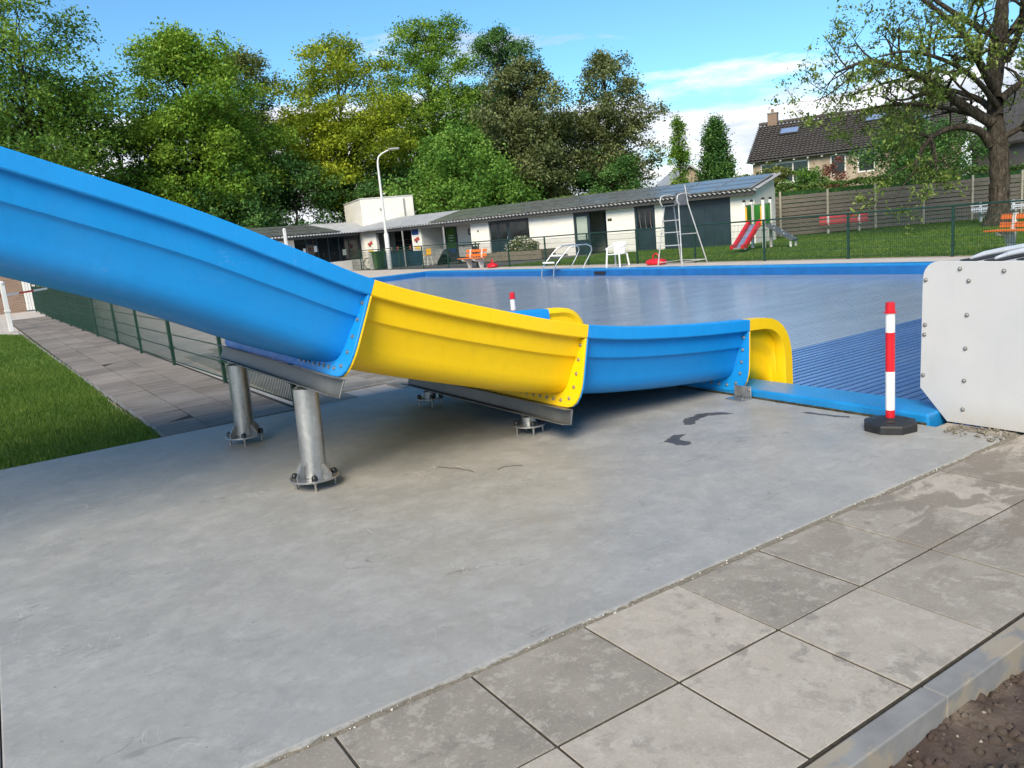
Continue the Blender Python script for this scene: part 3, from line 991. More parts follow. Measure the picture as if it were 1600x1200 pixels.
RC = cat_rom(RIM)
OUTER = [(0.004, 0.0), (0.0, -0.006), (0.0, -0.086), (0.006, -0.094), (0.046, -0.092), (0.056, -0.098), (0.070, -0.205), (0.076, -0.226), (0.098, -0.238), (0.108, -0.252),
         (0.140, -0.385), (0.156, -0.430), (0.185, -0.468), (0.225, -0.492), (0.275, -0.508), (0.42, -0.528), (0.8, -0.545)]
INNER = [(0.8, -0.53), (0.42, -0.512), (0.278, -0.488), (0.232, -0.478), (0.198, -0.456), (0.174, -0.424), (0.160, -0.380), (0.140, -0.22), (0.128, -0.05), (0.118, -0.012), (0.10, 0.0)]


def frame(pts, i):
    a, b = pts[max(0, i - 1)], pts[min(len(pts) - 1, i + 1)]
    T = V((b[0] - a[0], 0, b[1] - a[1])).normalized()
    return V((pts[i][0], 0, pts[i][1])), T, V((-T.z, 0, T.x))


def ring():
    r = [(Y0 + y, h) for y, h in OUTER] + [(Y1 - y, h) for y, h in OUTER[::-1]]
    r += [(Y1 - y, h) for y, h in INNER[::-1]] + [(Y0 + y, h) for y, h in INNER]
    return r


RING = ring()


def sweep(pts):
    mb = MB()
    n = len(RING)
    vs, fs = [], []
    for i in range(len(pts)):
        p, T, N = frame(pts, i)
        vs += [(p.x + N.x * h, y, p.z + N.z * h) for y, h in RING]
    for i in range(len(pts) - 1):
        for k in range(n):
            k2 = (k + 1) % n
            fs.append((i * n + k, i * n + k2, (i + 1) * n + k2, (i + 1) * n + k))
    fs.append(tuple(range(n)))
    fs.append(tuple((len(pts) - 1) * n + k for k in range(n)))
    return mb.add(vs, fs)


FO = [(0.002, -0.094), (0.0, -0.25), (0.0, -0.40), (0.006, -0.45), (0.022, -0.505), (0.050, -0.55), (0.09, -0.58), (0.14, -0.592), (0.22, -0.595), (0.36, -0.595)]
FI = [(0.058, -0.099), (0.106, -0.25), (0.148, -0.385), (0.152, -0.405), (0.160, -0.43), (0.18, -0.462), (0.205, -0.482), (0.235, -0.495), (0.275, -0.501), (0.36, -0.5035)]


def flange(p, T, N, off, th):
    """bolting flange: a plate square to the chute, outside its skin"""
    o = [(Y0 + y, h) for y, h in FO] + [(Y1 - y, h) for y, h in FO[::-1]]
    i_ = [(Y0 + y, h) for y, h in FI] + [(Y1 - y, h) for y, h in FI[::-1]]
    mb = MB()
    n = len(o)
    vs = []
    for s in (off, off + th):
        for L in (o, i_):
            vs += [p + N * h + T * s + V((0, y, 0)) for y, h in L]
    fs = []
    for k in range(n - 1):
        fs += [(k, k + 1, n + k + 1, n + k), (2 * n + k, 3 * n + k, 3 * n + k + 1, 2 * n + k + 1),
               (k, 2 * n + k, 2 * n + k + 1, k + 1), (n + k, n + k + 1, 3 * n + k + 1, 3 * n + k)]
    fs += [(0, n, 3 * n, 2 * n), (n - 1, 3 * n - 1, 4 * n - 1, 2 * n - 1)]
    return mb.add(vs, fs)


bolt_me = MB().lathe([(0.014, 0.0), (0.014, 0.003), (0.0095, 0.0032), (0.0095, 0.009), (0.005, 0.012)], n=8).mesh('bolt', smooth=40)
JI = [0, 6 * 6, 10 * 6, 14 * 6]
MATS = [M['blue'], M['yellow'], M['blue']]
secs = []
LAB = ['long blue upper section', 'yellow middle section', 'blue lower section']
for s in range(3):
    pts = RC[JI[s]:JI[s + 1] + 1]
    # keep the end frames true to the whole curve
    o = sweep(pts).build('chute_section', MATS[s], slide, smooth=33)
    tag(o, LAB[s])
    secs.append(o)
for j in (1, 2, 3):
    p, T, N = frame(RC, JI[j])
    up_m = MATS[j - 1]
    dn_m = MATS[j] if j < 3 else M['yellow']
    flange(p, T, N, -0.016, 0.0155).build('flange', up_m, secs[j - 1], bevel=0.003, seg=1)
    dn_parent = secs[j] if j < 3 else None
    spots = [(0.048, -0.145), (0.056, -0.245), (0.066, -0.345), (0.080, -0.440), (0.122, -0.525)] + [(0.215 + 0.085 * k, -0.548) for k in range(8)]
    q = V((0, 0, 1)).rotation_difference(-T)
    for y, h in spots:
        w = p + N * h - T * 0.016 + V((0, Y0 + y, 0))
        link('bolt', bolt_me, M['bolt'], secs[j - 1], w, q.to_euler())
    FL = flange(p, T, N, 0.0005, 0.012)
    if dn_parent:
        FL.build('flange', dn_m, dn_parent, bevel=0.003, seg=1)
    else:
        last_flange = FL

# outlet: yellow end piece whose rim rolls over and drops to the water
ER = [(4.368, 0.625), (4.46, 0.621), (4.56, 0.614), (4.64, 0.598), (4.71, 0.568), (4.772, 0.522), (4.82, 0.462), (4.853, 0.392), (4.872, 0.315), (4.88, 0.22), (4.882, 0.10), (4.884, -0.02), (4.884, -0.12)]
endp = None
mb = MB()
for sgn, yy in ((1, Y0), (-1, Y1)):
    Yf = lambda d: yy + sgn * d
    # lip ribbon: an L section (outer band + underside) following the curve
    n = len(ER)
    vs = []
    for i in range(n):
        p, T, N = frame(ER, i)
        for d, h in ((0.0, 0.0), (0.0, -0.088), (0.012, -0.094), (0.085, -0.094), (0.10, -0.094), (0.128, -0.05), (0.118, -0.012), (0.10, 0.0)):
            vs.append((p.x + N.x * h, Yf(d), p.z + N.z * h))
    fs = []
    for i in range(n - 1):
        for k in range(8):
            k2 = (k + 1) % 8
            fs.append((i * 8 + k, i * 8 + k2, (i + 1) * 8 + k2, (i + 1) * 8 + k))
    fs += [tuple(range(8)), tuple((n - 1) * 8 + k for k in range(8))]
    mb.add(vs, fs)
    # side wall below the lip: rows from the lip down to the floor, dished inwards
    rows = 12
    vs = []
    inner = []
    for i in range(n):
        p, T, N = frame(ER, i)
        inner.append((p.x - N.x * 0.092, p.z - N.z * 0.092))
    xs = np.linspace(4.368, 4.80, 14)
    tops = []
    ix = [q[0] for q in inner]
    for x in xs:
        # top of wall at this x: highest point of the inner lip curve
        z = None
        for a, b in zip(inner[:-1], inner[1:]):
            if min(a[0], b[0]) - 1e-6 <= x <= max(a[0], b[0]) + 1e-6 and abs(b[0] - a[0]) > 1e-6:
                zz_ = a[1] + (b[1] - a[1]) * (x - a[0]) / (b[0] - a[0])
                z = zz_ if z is None else max(z, zz_)
        tops.append(z if z is not None else inner[-1][1])
    for k, x in enumerate(xs):
        zf = 0.125 - 0.22 * ((x - 4.368) / 0.43) ** 1.6
        for r in range(rows):
            f = r / (rows - 1)
            z = tops[k] + (zf - tops[k]) * f
            dep = 0.088 + 0.035 * min(1, max(0, (f - 0.26) / 0.10)) * (1 if f > 0.2 else 0) + 0.03 * f + 0.15 * max(0, (f - 0.72) / 0.28) ** 2
            vs.append((x, Yf(dep), z))
    fs = [(k * rows + r, k * rows + r + 1, (k + 1) * rows + r + 1, (k + 1) * rows + r) for k in range(len(xs) - 1) for r in range(rows - 1)]
    mb.add(vs, fs)
    vs2 = [(x, y + sgn * 0.012, z + 0.001) for x, y, z in vs]
    mb.add(vs2, fs)
# floor
fl = []
xs = np.linspace(4.368, 4.88, 12)
for x in xs:
    zf = 0.125 - 0.22 * (min(x - 4.368, .43) / 0.43) ** 1.6
    fl += [(x, Y0 + 0.262, zf), (x, Y1 - 0.262, zf), (x, Y0 + 0.262, zf - 0.014), (x, Y1 - 0.262, zf - 0.014)]
mb.add(fl, [f for k in range(11) for f in ((4 * k, 4 * k + 1, 4 * k + 5, 4 * k + 4), (4 * k + 2, 4 * k + 6, 4 * k + 7, 4 * k + 3))])
endp = mb.build('chute_section', M['yellow'], slide, smooth=45)
tag(endp, 'yellow outlet section with rounded end')
last_flange.build('flange', M['yellow'], endp, bevel=0.003, seg=1)


# galvanised supports
def beam(xc, zt, tilt, ya, yb, par):
    """C-channel along Y under a flange, leaning with the chute"""
    c, s = math.cos(tilt), math.sin(tilt)
    def R(a, b):      # a along slope (+X side), b normal
        return (xc + a * c - b * -s * -1, zt - a * s + b * c)
    poly = [(-0.075, 0), (0.0, 0), (0.0, -0.112), (-0.085, -0.112), (-0.085, -0.104), (-0.010, -0.104), (-0.010, -0.008), (-0.075, -0.008)]
    P = []
    for a, b in poly:
        x = xc + a * c + b * s
        z = zt - a * s + b * c
        P.append((x, ya, z))
    mb = MB().prism(P, (0, yb - ya, 0))
    return mb.build('support_beam', M['galv_d'], par, bevel=0.002, seg=1)


def foot(x, y, ztop, par, tall=True, ang=0.3):
    """tube on a round base plate with gussets and four capped anchor bolts"""
    zp = 0.062
    col = MB()
    if tall:
        col.tube([(x, y, zp + 0.012), (x + 0.012, y, (zp + ztop) / 2), (x + 0.02, y, ztop)], 0.079, 28)
    else:
        col.tube([(x, y, zp + 0.012), (x, y, ztop)], 0.055, 24)
    o = col.build('support_column', M['galv'], par, smooth=40)
    R = 0.158 if tall else 0.128
    MB().lathe([(R, 0), (R, 0.012)], (x, y, zp), 36).build('base_plate', M['galv'], o, bevel=0.002, seg=1)
    for k in range(4):
        a = ang + k * PI / 2
        d = V((math.cos(a), math.sin(a), 0))
        nrm = V((-d.y, d.x, 0))
        b0 = V((x, y, zp + 0.012))
        if tall:
            poly = [b0 + d * 0.077, b0 + d * 0.150, b0 + d * 0.150 + V((0, 0, 0.03)), b0 + d * 0.105 + V((0, 0, 0.085)), b0 + d * 0.077 + V((0, 0, 0.085))]
            MB().prism([q - nrm * 0.005 for q in poly], nrm * 0.01).build('gusset', M['galv'], o)
        a2 = a + PI / 4
        bx, by = x + math.cos(a2) * R * 0.78, y + math.sin(a2) * R * 0.78
        MB().lathe([(0.011, 0.0), (0.011, 0.006), (0.008, 0.0065), (0.008, zp - 0.012), (0.015, zp - 0.0115), (0.015, zp)], (bx, by, 0), 10).build('anchor_bolt', M['bolt'], o, smooth=40)
        MB().lathe([(0.020, 0), (0.020, 0.016), (0.017, 0.026), (0.008, 0.032)], (bx, by, zp + 0.012), 14).build('bolt_cap', M['cap'], o, smooth=50)
    return o


for j, (xo, ya, yb) in ((1, (0.0, 2.04, 4.80)), (2, (0.0, 2.08, 4.66))):
    p, T, N = frame(RC, JI[j])
    c = p + N * -0.597 - T * 0.004
    tilt = math.asin(-T.z)
    b = beam(c.x, c.z, tilt, ya, yb, slide)
    zb = c.z - 0.112 * math.cos(tilt)
    xb = c.x - 0.112 * math.sin(tilt)
    for yf in ((2.60, 4.24) if j == 1 else (2.56, 4.16)):
        foot(xb - 0.035, yf, zb + 0.003, slide, j == 1, 0.45)
        for k in (-1, 1):
            link('bolt', bolt_me, M['boltw'], b, (xb - 0.055, yf + 0.05 * k, zb + 0.008), (PI, 0, 0))
p, T, N = frame(RC, 8)
c = p + N * -0.55
b = beam(c.x, c.z, math.asin(-T.z), 2.04, 4.80, slide)
for yf in (2.60, 4.24):
    foot(c.x - 0.06, yf, c.z - 0.12, slide, True, 0.45)
# small angle bracket at the pool end
brk = MB()
brk.box(4.155, 4.275, 1.93, 2.10, 0.0, 0.009)
brk.box(4.265, 4.274, 1.93, 2.10, 0.0095, 0.10)
bo = brk.build('angle_bracket', M['galv'], slide, bevel=0.002, seg=1)
link('bolt', bolt_me, M['boltw'], bo, (4.21, 1.965, 0.009), (0, 0, 0))
link('bolt', bolt_me, M['boltw'], bo, (4.264, 1.95, 0.075), (0, -PI / 2, 0))

# ================================================================== COVER HOUSING (white box on the right)
hs = thing('cover_roller_housing', 'white panelled housing of the pool cover roller at the near pool end', 'housing', (5.2, -0.4, 0))
XF = 4.445
prof = [(0.468, 0.004), (0.651, 0.213), (0.640, 0.90)]
cr = 0.10
for k in range(7):
    a = k / 6 * PI / 2
    prof.append((0.636 - cr + cr * math.cos(a), 1.055 - cr + cr * math.sin(a)))
prof += [(-1.60, 1.02), (-1.60, 0.004)]
MB().prism([(XF, y, z) for y, z in prof], (0.012, 0, 0)).build('end_panel', M['white_pnl'], hs, bevel=0.003)
inner = [(y - 0.012 if i < 10 else y + 0.012, max(0.02, z - 0.012)) for i, (y, z) in enumerate(prof)]
MB().prism([(XF + 0.0125, y, z) for y, z in inner], (11.5, 0, 0)).build('casing', M['white_pnl'], hs)
for (y, z) in ((0.617, 0.935), (0.62, 0.64), (0.624, 0.575), (0.63, 0.30), (0.40, 1.005), (0.14, 0.99), (0.345, 0.93), (0.352, 0.715), (0.358, 0.50), (0.362, 0.29), (0.367, 0.10), (-0.2, 0.985), (-0.18, 0.5), (-0.18, 0.12)):
    link('bolt', bolt_me, M['bolt'], hs, (XF, y, z), (0, -PI / 2, 0))
for y, z, xa in ((0.42, 1.045, 4.62), (0.26, 1.043, 4.60), (0.10, 1.04, 4.66), (-0.06, 1.038, 4.6)):
    o = MB()
    o.tube([(xa, y, z + 0.012), (xa + 0.16, y, z + 0.022), (xa + 0.4, y, z + 0.024), (15.9, y, z + 0.024)], [0.010, 0.019, 0.022, 0.022], 14)
    o.build('top_profile', M['alu'], hs, smooth=50)
    MB().box(xa - 0.04, 15.9, y - 0.052, y + 0.052, z - 0.0, z + 0.006).build('profile_gap', M['rubber'], hs)  # black strips put in for the shaded gaps beside the profiles
hs_pile = None


# ================================================================== FLEXIBLE BOLLARDS
def bollard(loc, label, rz):
    t = thing('bollard', label, 'bollard', loc, 'red and white bollards by the slide outlet', rz)
    R = 0.168
    n = 8
    mb = MB()
    pr = [(R, 0.0), (R, 0.045), (R - 0.008, 0.055), (0.075, 0.075), (0.05, 0.080)]
    mb.lathe(pr, (0, 0, 0), n)
    mb.build('weighted_foot', M['rubber'], t, bevel=0.004)
    for k in range(4):
        a = PI / 8 + k * PI / 2
        MB().box(-0.018, 0.018, -0.009, 0.009, 0, 0.006).build('grip_slot', M['cap'], t).matrix_local = \
            Matrix.Translation((0.098 * math.cos(a), 0.098 * math.sin(a), 0.066)) @ Matrix.Rotation(a + PI / 2, 4, 'Z') @ Matrix.Rotation(0.25, 4, 'X')
    r = 0.0285
    zs = [0.078, 0.13, 0.385, 0.64, 0.765]
    ms = [M['red'], M['white_pl'], M['red'], M['white_pl']]
    nm = ['red_band', 'white_band', 'red_band', 'white_band']
    for i in range(4):
        MB().lathe([(r, zs[i] + 0.0002), (r, zs[i + 1] - 0.0002)], (0, 0, 0), 24).build(nm[i], ms[i], t, smooth=40)
    MB().lathe([(0.038, 0.765), (0.039, 0.772), (0.029, 0.775), (0.029, 0.81), (0.027, 0.833), (0.010, 0.836)], (0, 0, 0), 24).build('red_cap', M['red'], t, smooth=40)
    return t


bollard((4.095, 0.65, 0.0), 'red and white bollard on black octagonal foot beside the white housing', 0.2)
bollard((4.10, 5.02, 0.0), 'red and white bollard behind the slide, only its top showing', 0.5)

# loose twigs on the slab
for pts in ([(1.62, 2.32, 0.004), (1.70, 2.16, 0.006), (1.73, 2.02, 0.004)], [(1.86, 1.95, 0.004), (1.93, 1.96, 0.007), (2.02, 1.90, 0.004)]):
    o = MB().tube([tuple(V(pts[0]).lerp(V(pts[2]), k / 8) + (V(pts[1]) - (V(pts[0]) + V(pts[2])) / 2) * (1 - (k / 4 - 1) ** 2) + V((0.006 * math.sin(k * 2.3), 0.006 * math.cos(k * 1.7), 0))) for k in range(9)], 0.0016, 5).build('twig', M['twig'])
    tag(o, 'thin curved twig on the slab under the yellow section' if pts[0][0] < 1.7 else 'short dry twig on the slab in front of the yellow section', 'twig')

# ================================================================== WIRE FENCES
def wire_panel(name, L, H=1.0, zb=0.06, step=0.05, rod=0.0052, rows=(0.06, 0.26, 0.46, 0.66, 0.86, 1.04)):
    mb = MB()
    n = int(L / step)
    for i in range(n + 1):
        y = i * L / n
        mb.box(-rod / 2, rod / 2, y - rod / 2, y + rod / 2, zb - 0.01, 1.05)
    for z in rows:
        mb.box(rod / 2 + 0.0003, rod / 2 + 0.007, 0, L, z - 0.004, z + 0.004)
        mb.box(-rod / 2 - 0.007, -rod / 2 - 0.0003, 0, L, z - 0.004, z + 0.004)
    return mb.mesh(name)


def fence(label, pts, h=1.12, rail=True, loc=None):
    t = thing('wire_fence', label, 'fence', loc or (pts[0][0], pts[0][1], 0))
    pm = MB().box(-0.02, 0.02, -0.03, 0.03, 0.0, h).mesh('post')
    wm = {}
    clip = MB().box(-0.035, 0.035, -0.055, 0.055, -0.012, 0.012).mesh('clip')
    for i, (x, y) in enumerate(pts):
        nx = pts[min(i + 1, len(pts) - 1)]
        pv = pts[max(i - 1, 0)]
        ang = math.atan2(nx[1] - pv[1], nx[0] - pv[0]) - PI / 2
        link('post', pm, M['green'], t, (x, y, -0.01), (0, 0, ang))
        for z in (0.26, 0.86):
            link('clip', clip, M['green'], t, (x, y, z), (0, 0, ang))
    for (x0, y0), (x1, y1) in zip(pts[:-1], pts[1:]):
        L = math.hypot(x1 - x0, y1 - y0)
        ang = math.atan2(y1 - y0, x1 - x0) - PI / 2
        key = round(L, 2)
        if key not in wm:
            wm[key] = wire_panel('wire_panel', L - 0.07)
        d = V((x1 - x0, y1 - y0, 0)).normalized() * 0.035
        link('wire_panel', wm[key], M['green'], t, (x0 + d.x, y0 + d.y, 0), (0, 0, ang))
        if rail:
            rm = MB().tube([(x0, y0, h + 0.012), (x1, y1, h + 0.012)], 0.022, 8)
            rm.build('top_rail', M['green'], t, smooth=50)
    return t


fence('long dark green wire fence along the far pool deck', [(17.83, 7.49 + 2.64 * k) for k in range(-4, 16)])
fence('dark green wire fence between path and pool, passing under the slide',
      [(1.63, 5.23), (1.55, 7.64), (1.45, 10.25), (1.36, 12.62), (1.30, 15.03), (1.22, 17.74), (1.16, 20.29), (1.09, 22.85), (1.02, 25.4), (0.96, 27.9), (0.92, 30.4), (0.88, 32.9), (0.84, 35.4)])

# ================================================================== CLUBHOUSE (long shed with solar panels)
A = V((26.9, 21.2, 0))
U = V((-0.3458, 0.9386, 0))
N_ = V((-0.9386, -0.3458, 0))
BA = math.atan2(U.y, U.x)


def B(u, n, z=0.0):
    return A + U * u + N_ * n + V((0, 0, z))


def ub(mb, u0, u1, n0, n1, z0, z1):
    return mb.obox(B((u0 + u1) / 2, (n0 + n1) / 2, (z0 + z1) / 2), U * (u1 - u0) / 2, N_ * (n1 - n0) / 2, V((0, 0, (z1 - z0) / 2)))


shed = thing('pool_clubhouse', 'long low white clubhouse with corrugated roof covered in solar panels', 'building', A)


def sp(name, mat, u0, u1, n0, n1, z0, z1, parent=None, bevel=0.0):
    return ub(MB(), u0, u1, n0, n1, z0, z1).build(name, mat, parent or shed, bevel=bevel)


HT = 2.27
for u0, u1 in ((-0.52, 0.55), (3.73, 4.14), (5.19, 6.70), (8.55, 11.24), (13.86, 15.1), (18.75, 19.5), (22.4, 23.75)):
    sp('wall', M['wall'], u0, u1, -0.2, 0.0, -0.05, HT)
sp('wall', M['wall'], 11.245, 12.585, -0.2, -0.003, -0.05, 0.79)
# openings' headers
for u0, u1 in ((0.555, 3.725), (4.145, 5.185), (6.705, 8.545), (11.245, 13.855), (19.505, 22.395)):
    sp('door_header', M['dark_door'], u0, u1, -0.16, -0.004, 1.985, HT)
# dark blank garage door made of boards
g = sp('garage_door', M['dark_door'], 0.56, 3.72, -0.12, -0.05, -0.03, 1.98)
for k in range(8):
    sp('door_board', M['dark_door'], 0.57 + 0.394 * k, 0.57 + 0.394 * k + 0.388, -0.049, -0.036, 0.0, 1.97, g)
# framed window door with curtain
d = sp('window_door', M['dark_door'], 4.15, 5.18, -0.12, -0.06, -0.03, 1.98)
sp('glass', M['glass'], 4.27, 5.06, -0.058, -0.05, 0.95, 1.9, d)
sp('frame', M['dark_door'], 4.15, 4.26, -0.058, -0.02, 0.0, 1.98, d)
sp('frame', M['dark_door'], 5.07, 5.18, -0.058, -0.02, 0.0, 1.98, d)
for uu in (4.36, 4.62, 4.9):
    MB().tube([B(uu, -0.045, 0.98), B(uu + 0.05, -0.045, 1.4), B(uu + 0.02, -0.045, 1.85)], 0.014, 5).build('curtain_edge', M['curtain'], d)
# small house number plate
pl = sp('sign_plate', M['dark_in'], 6.40, 6.62, 0.001, 0.012, 1.50, 1.62)
sp('sign_field', M['poster_y'], 6.505, 6.515, 0.0125, 0.014, 1.52, 1.60, pl)
# open doorway and the glazed door beside it
sp('doorway_back', M['dark_in'], 6.71, 7.62, -1.5, -1.45, -0.03, 1.98)
sp('open_door', M['teal'], 6.72, 6.77, -0.95, -0.07, 0.0, 1.95)
d = sp('glazed_door', M['dark_door'], 7.64, 8.54, -0.11, -0.06, -0.03, 1.98)
sp('glass', M['milk'], 7.80, 8.40, -0.058, -0.045, 0.72, 1.85, d)
for a, b in ((7.64, 7.79), (8.41, 8.54)):
    sp('frame', M['dark_door'], a, b, -0.0575, -0.02, 0.0, 1.97, d)
sp('frame', M['dark_door'], 7.795, 8.405, -0.0575, -0.03, 0.0, 0.71, d)
# window and door
w = sp('window', M['dark_door'], 11.25, 12.58, -0.14, -0.07, 0.80, 1.98)
sp('glass', M['glass'], 11.33, 12.50, -0.068, -0.055, 0.88, 1.90, w)
sp('window_sill', M['fascia'], 11.25, 12.58, -0.07, 0.04, 0.793, 0.83, w)
d = sp('door', M['dark_door'], 12.60, 13.85, -0.14, -0.08, -0.03, 1.98)
sp('glass', M['glass'], 12.72, 13.25, -0.078, -0.065, 1.0, 1.88, d)
sp('glass', M['glass'], 13.33, 13.75, -0.078, -0.065, 1.0, 1.88, d)
sp('door_leaf', M['dark_door'], 13.28, 13.32, -0.078, -0.05, 0.0, 1.95, d)
MB().tube([B(12.68, -0.03, 1.02), B(12.68, -0.03, 1.2)], 0.018, 6).build('handle', M['steel'], d)
MB().lathe([(0.05, 0), (0.05, 0.02)], B(14.6, 0.0, 1.62), 12, N_).build('wall_lamp', M['fascia'], shed)
# open terrace recess
sp('recess_wall', M['wall'], 15.1, 18.75, -1.9, -1.75, -0.05, HT)
sp('recess_wall', M['wall'], 15.12, 15.28, -1.745, -0.205, -0.05, HT)
sp('recess_wall', M['wall'], 18.77, 18.93, -1.745, -0.205, -0.05, HT)
d = sp('terrace_door', M['dark_door'], 17.55, 18.45, -1.748, -1.70, -0.0, 2.0)
sp('poster', M['poster_g'], 17.66, 18.32, -1.698, -1.69, 0.78, 1.95, d)
for zz_, ww in ((1.62, .4), (1.5, .34), (1.36, .42), (1.2, .3)):
    sp('poster_line', M['lf_bright'] if zz_ > 1.55 else M['poster_w'], 17.99 - ww / 2, 17.99 + ww / 2, -1.6895, -1.688, zz_, zz_ + 0.035, d)
sp('poster_panel', M['poster_b'], 17.70, 18.30, -1.6895, -1.687, 0.55, 0.76, d)
sp('notice_board', M['fascia'], 15.6, 16.7, -1.745, -1.72, 1.45, 1.80)
for k in range(3):
    sp('notice', M['poster_w'], 15.72 + 0.33 * k, 15.94 + 0.33 * k, -1.719, -1.715, 1.53, 1.73)
# kiosk opening with counter and shelves
sp('kiosk_back', M['dark_in'], 19.3, 22.6, -1.9, -1.8, -0.05, HT)
kio = sp('kiosk_counter', M['teal'], 19.52, 22.38, -0.15, -0.06, -0.03, 0.92)
for k in range(4):
    sp('counter_panel', M['teal'], 19.55 + 0.71 * k, 19.55 + 0.71 * k + 0.69, -0.059, -0.04, 0.02, 0.88, kio)
sp('counter_top', M['fascia'], 19.52, 22.38, -0.3, 0.05, 0.921, 0.96, kio)
for k in range(5):
    MB().lathe([(0.05, 0), (0.06, 0.16), (0.03, 0.2)], B(19.8 + 0.5 * k, -0.1, 0.961), 10).build('counter_jar', (M['poster_r'], M['poster_w'], M['poster_r'], M['bolt'], M['poster_w'])[k], kio)
for zz_ in (1.2, 1.5):
    sp('kiosk_shelf', M['planter'], 19.6, 22.3, -1.75, -1.5, zz_, zz_ + 0.03)
# posters on the two piers
for uc, tall in ((19.12, False), (22.95, True)):
    ps = sp('pier_poster', M['poster_w'], uc - 0.27, uc + 0.27, 0.001, 0.012, 0.88, 1.68)
    for du, dz, s, mt in ((-0.08, 1.5, .16, 'poster_r'), (0.1, 1.45, .12, 'poster_r'), (0.0, 1.22, .18, 'poster_w'), (-0.1, 1.0, .13, 'poster_y'), (0.12, 1.02, .11, 'poster_y'), (0.02, 1.33, .09, 'fascia')):
        pts = [B(uc + du + s * (1 + 0.25 * math.sin(3 * a + du * 40)) * math.cos(a) * 0.9, 0.0125, dz + s * 0.8 * (1 + 0.2 * math.cos(2 * a + dz * 9)) * math.sin(a)) for a in [2 * PI * k / 12 for k in range(12)]]
        MB().prism(pts, N_ * (0.002 + abs(du) * 0.02)).build('poster_patch', M[mt], ps)
sp('pier_panel', M['teal'], 18.78, 19.48, 0.002, 0.02, -0.02, 0.84)
sp('hanging_sign', M['poster_b'], 18.95, 19.45, 0.003, 0.03, 1.74, 2.12)
# rear and gable walls
sp('wall', M['wall'], -0.5, 28.0, -2.75, -2.6, -0.3, 2.3)
gp = [B(-0.52, -0.205, -0.05), B(-0.52, -2.595, -0.05), B(-0.52, -2.595, 2.74), B(-0.52, -0.205, 2.27)]
MB().prism(gp, U * 0.16).build('gable_wall', M['wall'], shed)
MB().prism([B(-0.522, 0.0, 2.275), B(-0.522, -0.2, 2.275), B(-0.522, -2.595, 2.745), B(-0.522, -2.595, 2.76), B(-0.522, 0.0, 2.29)], U * 0.1).build('gable_trim', M['wall'], shed)
# terrace posts carrying the eave
for uu in (16.78, 19.92):
    MB().tube([B(uu, 0.30, 0.0), B(uu, 0.30, 2.26)], 0.045, 10).build('terrace_post', M['post'], shed, smooth=50)
# wing at the left end of the building
KW = 23.75
sp('wall', M['wall'], KW, KW + 0.2, 5.0, 6.2, -0.05, HT)
sp('wall', M['render'], KW + 0.9, KW + 1.05, 6.2, 7.5, -0.05, HT)
sp('wall', M['wall'], KW, KW + 0.2, 7.5, 12.2, -0.05, HT)
sp('wall', M['wall'], KW + 0.003, KW + 0.19, 0.05, 4.99, -0.05, 0.62)
gw = sp('glazed_front', M['dark_in'], KW + 0.12, KW + 0.18, 0.06, 4.98, 0.63, HT)
for k in range(6):
    n0 = 0.1 + k * 0.815
    sp('pane', M['glass'], KW + 0.06, KW + 0.075, n0 + 0.03, n0 + 0.78, 0.70, 2.15, gw)
    sp('mullion', M['dark_door'], KW + 0.02, KW + 0.11, n0 - 0.03, n0 + 0.028, 0.625, HT, gw)
for k, (n0, zz_) in enumerate(((4.1, 1.2), (3.3, 1.3), (1.2, 0.95), (4.4, 1.0))):
    sp('window_notice', M['poster_w'] if k != 2 else M['milk'], KW + 0.052, KW + 0.058, n0, n0 + 0.3, zz_, zz_ + 0.34, gw)
sp('wall', M['wall'], KW + 0.2, KW + 3.3, 12.05, 12.2, -0.05, 2.3)
sp('wall', M['wall'], KW + 3.3, KW + 3.45, -2.0, 12.2, -0.3, 2.3)
# roofs: corrugated sheets
SL = 0.197


def corrugated(name, a0, a1, b0, b1, fn, pitch=0.22, amp=0.034, seg=6):
    """wave along a, straight along b"""
    n = int((a1 - a0) / pitch * seg)
    vs, fs = [], []
    for i in range(n + 1):
        a = a0 + (a1 - a0) * i / n
        w = amp * math.sin(2 * PI * a / pitch)
        for b in (b0, b1):
            vs.append(fn(a, b, w))
    for i in range(n):
        fs.append((2 * i, 2 * i + 1, 2 * i + 3, 2 * i + 2))
    top = len(vs)
    vs2 = [(x, y, z - 0.008) for x, y, z in vs]
    mb = MB()
    mb.add(vs, fs)
    mb.add(vs2, fs)
    mb.add([vs[2 * i] for i in range(n + 1)] + [vs2[2 * i] for i in range(n + 1)], [(i, i + 1, n + 2 + i, n + 1 + i) for i in range(n)])
    return mb.build(name, M['corr'], shed, smooth=60)


r1 = corrugated('corrugated_roof', -0.78, 27.2, 0.45, -3.1, lambda a, b, w: tuple(B(a, b, 2.235 + SL * (0.45 - b) + w)))
r2 = corrugated('corrugated_roof', -3.1, 12.6, 23.3, 26.9, lambda a, b, w: tuple(B(b, a, 2.235 + SL * (b - 23.3) + w)))
sp('eave_board', M['fascia'], -0.7, 23.3, 0.33, 0.36, 2.05, 2.19, r1)
sp('eave_board', M['fascia'], 23.39, 23.42, 0.4, 12.5, 2.05, 2.19, r2)
sp('soffit', M['fascia'], -0.7, 23.3, -0.2, 0.325, 2.28, 2.295, r1)
# solar panels, one object each
cl = math.hypot(1, SL)
pm = MB().box(-0.81, 0.81, -0.49, 0.49, -0.02, 0.02).mesh('solar_panel')
pf = MB()
for s in (-1, 1):
    pf.box(-0.81, 0.81, 0.478 * s - 0.012, 0.478 * s + 0.012, 0.0205, 0.024)
    pf.box(0.798 * s - 0.012, 0.798 * s + 0.012, -0.465, 0.465, 0.0205, 0.024)
pfm = pf.mesh('panel_frame')


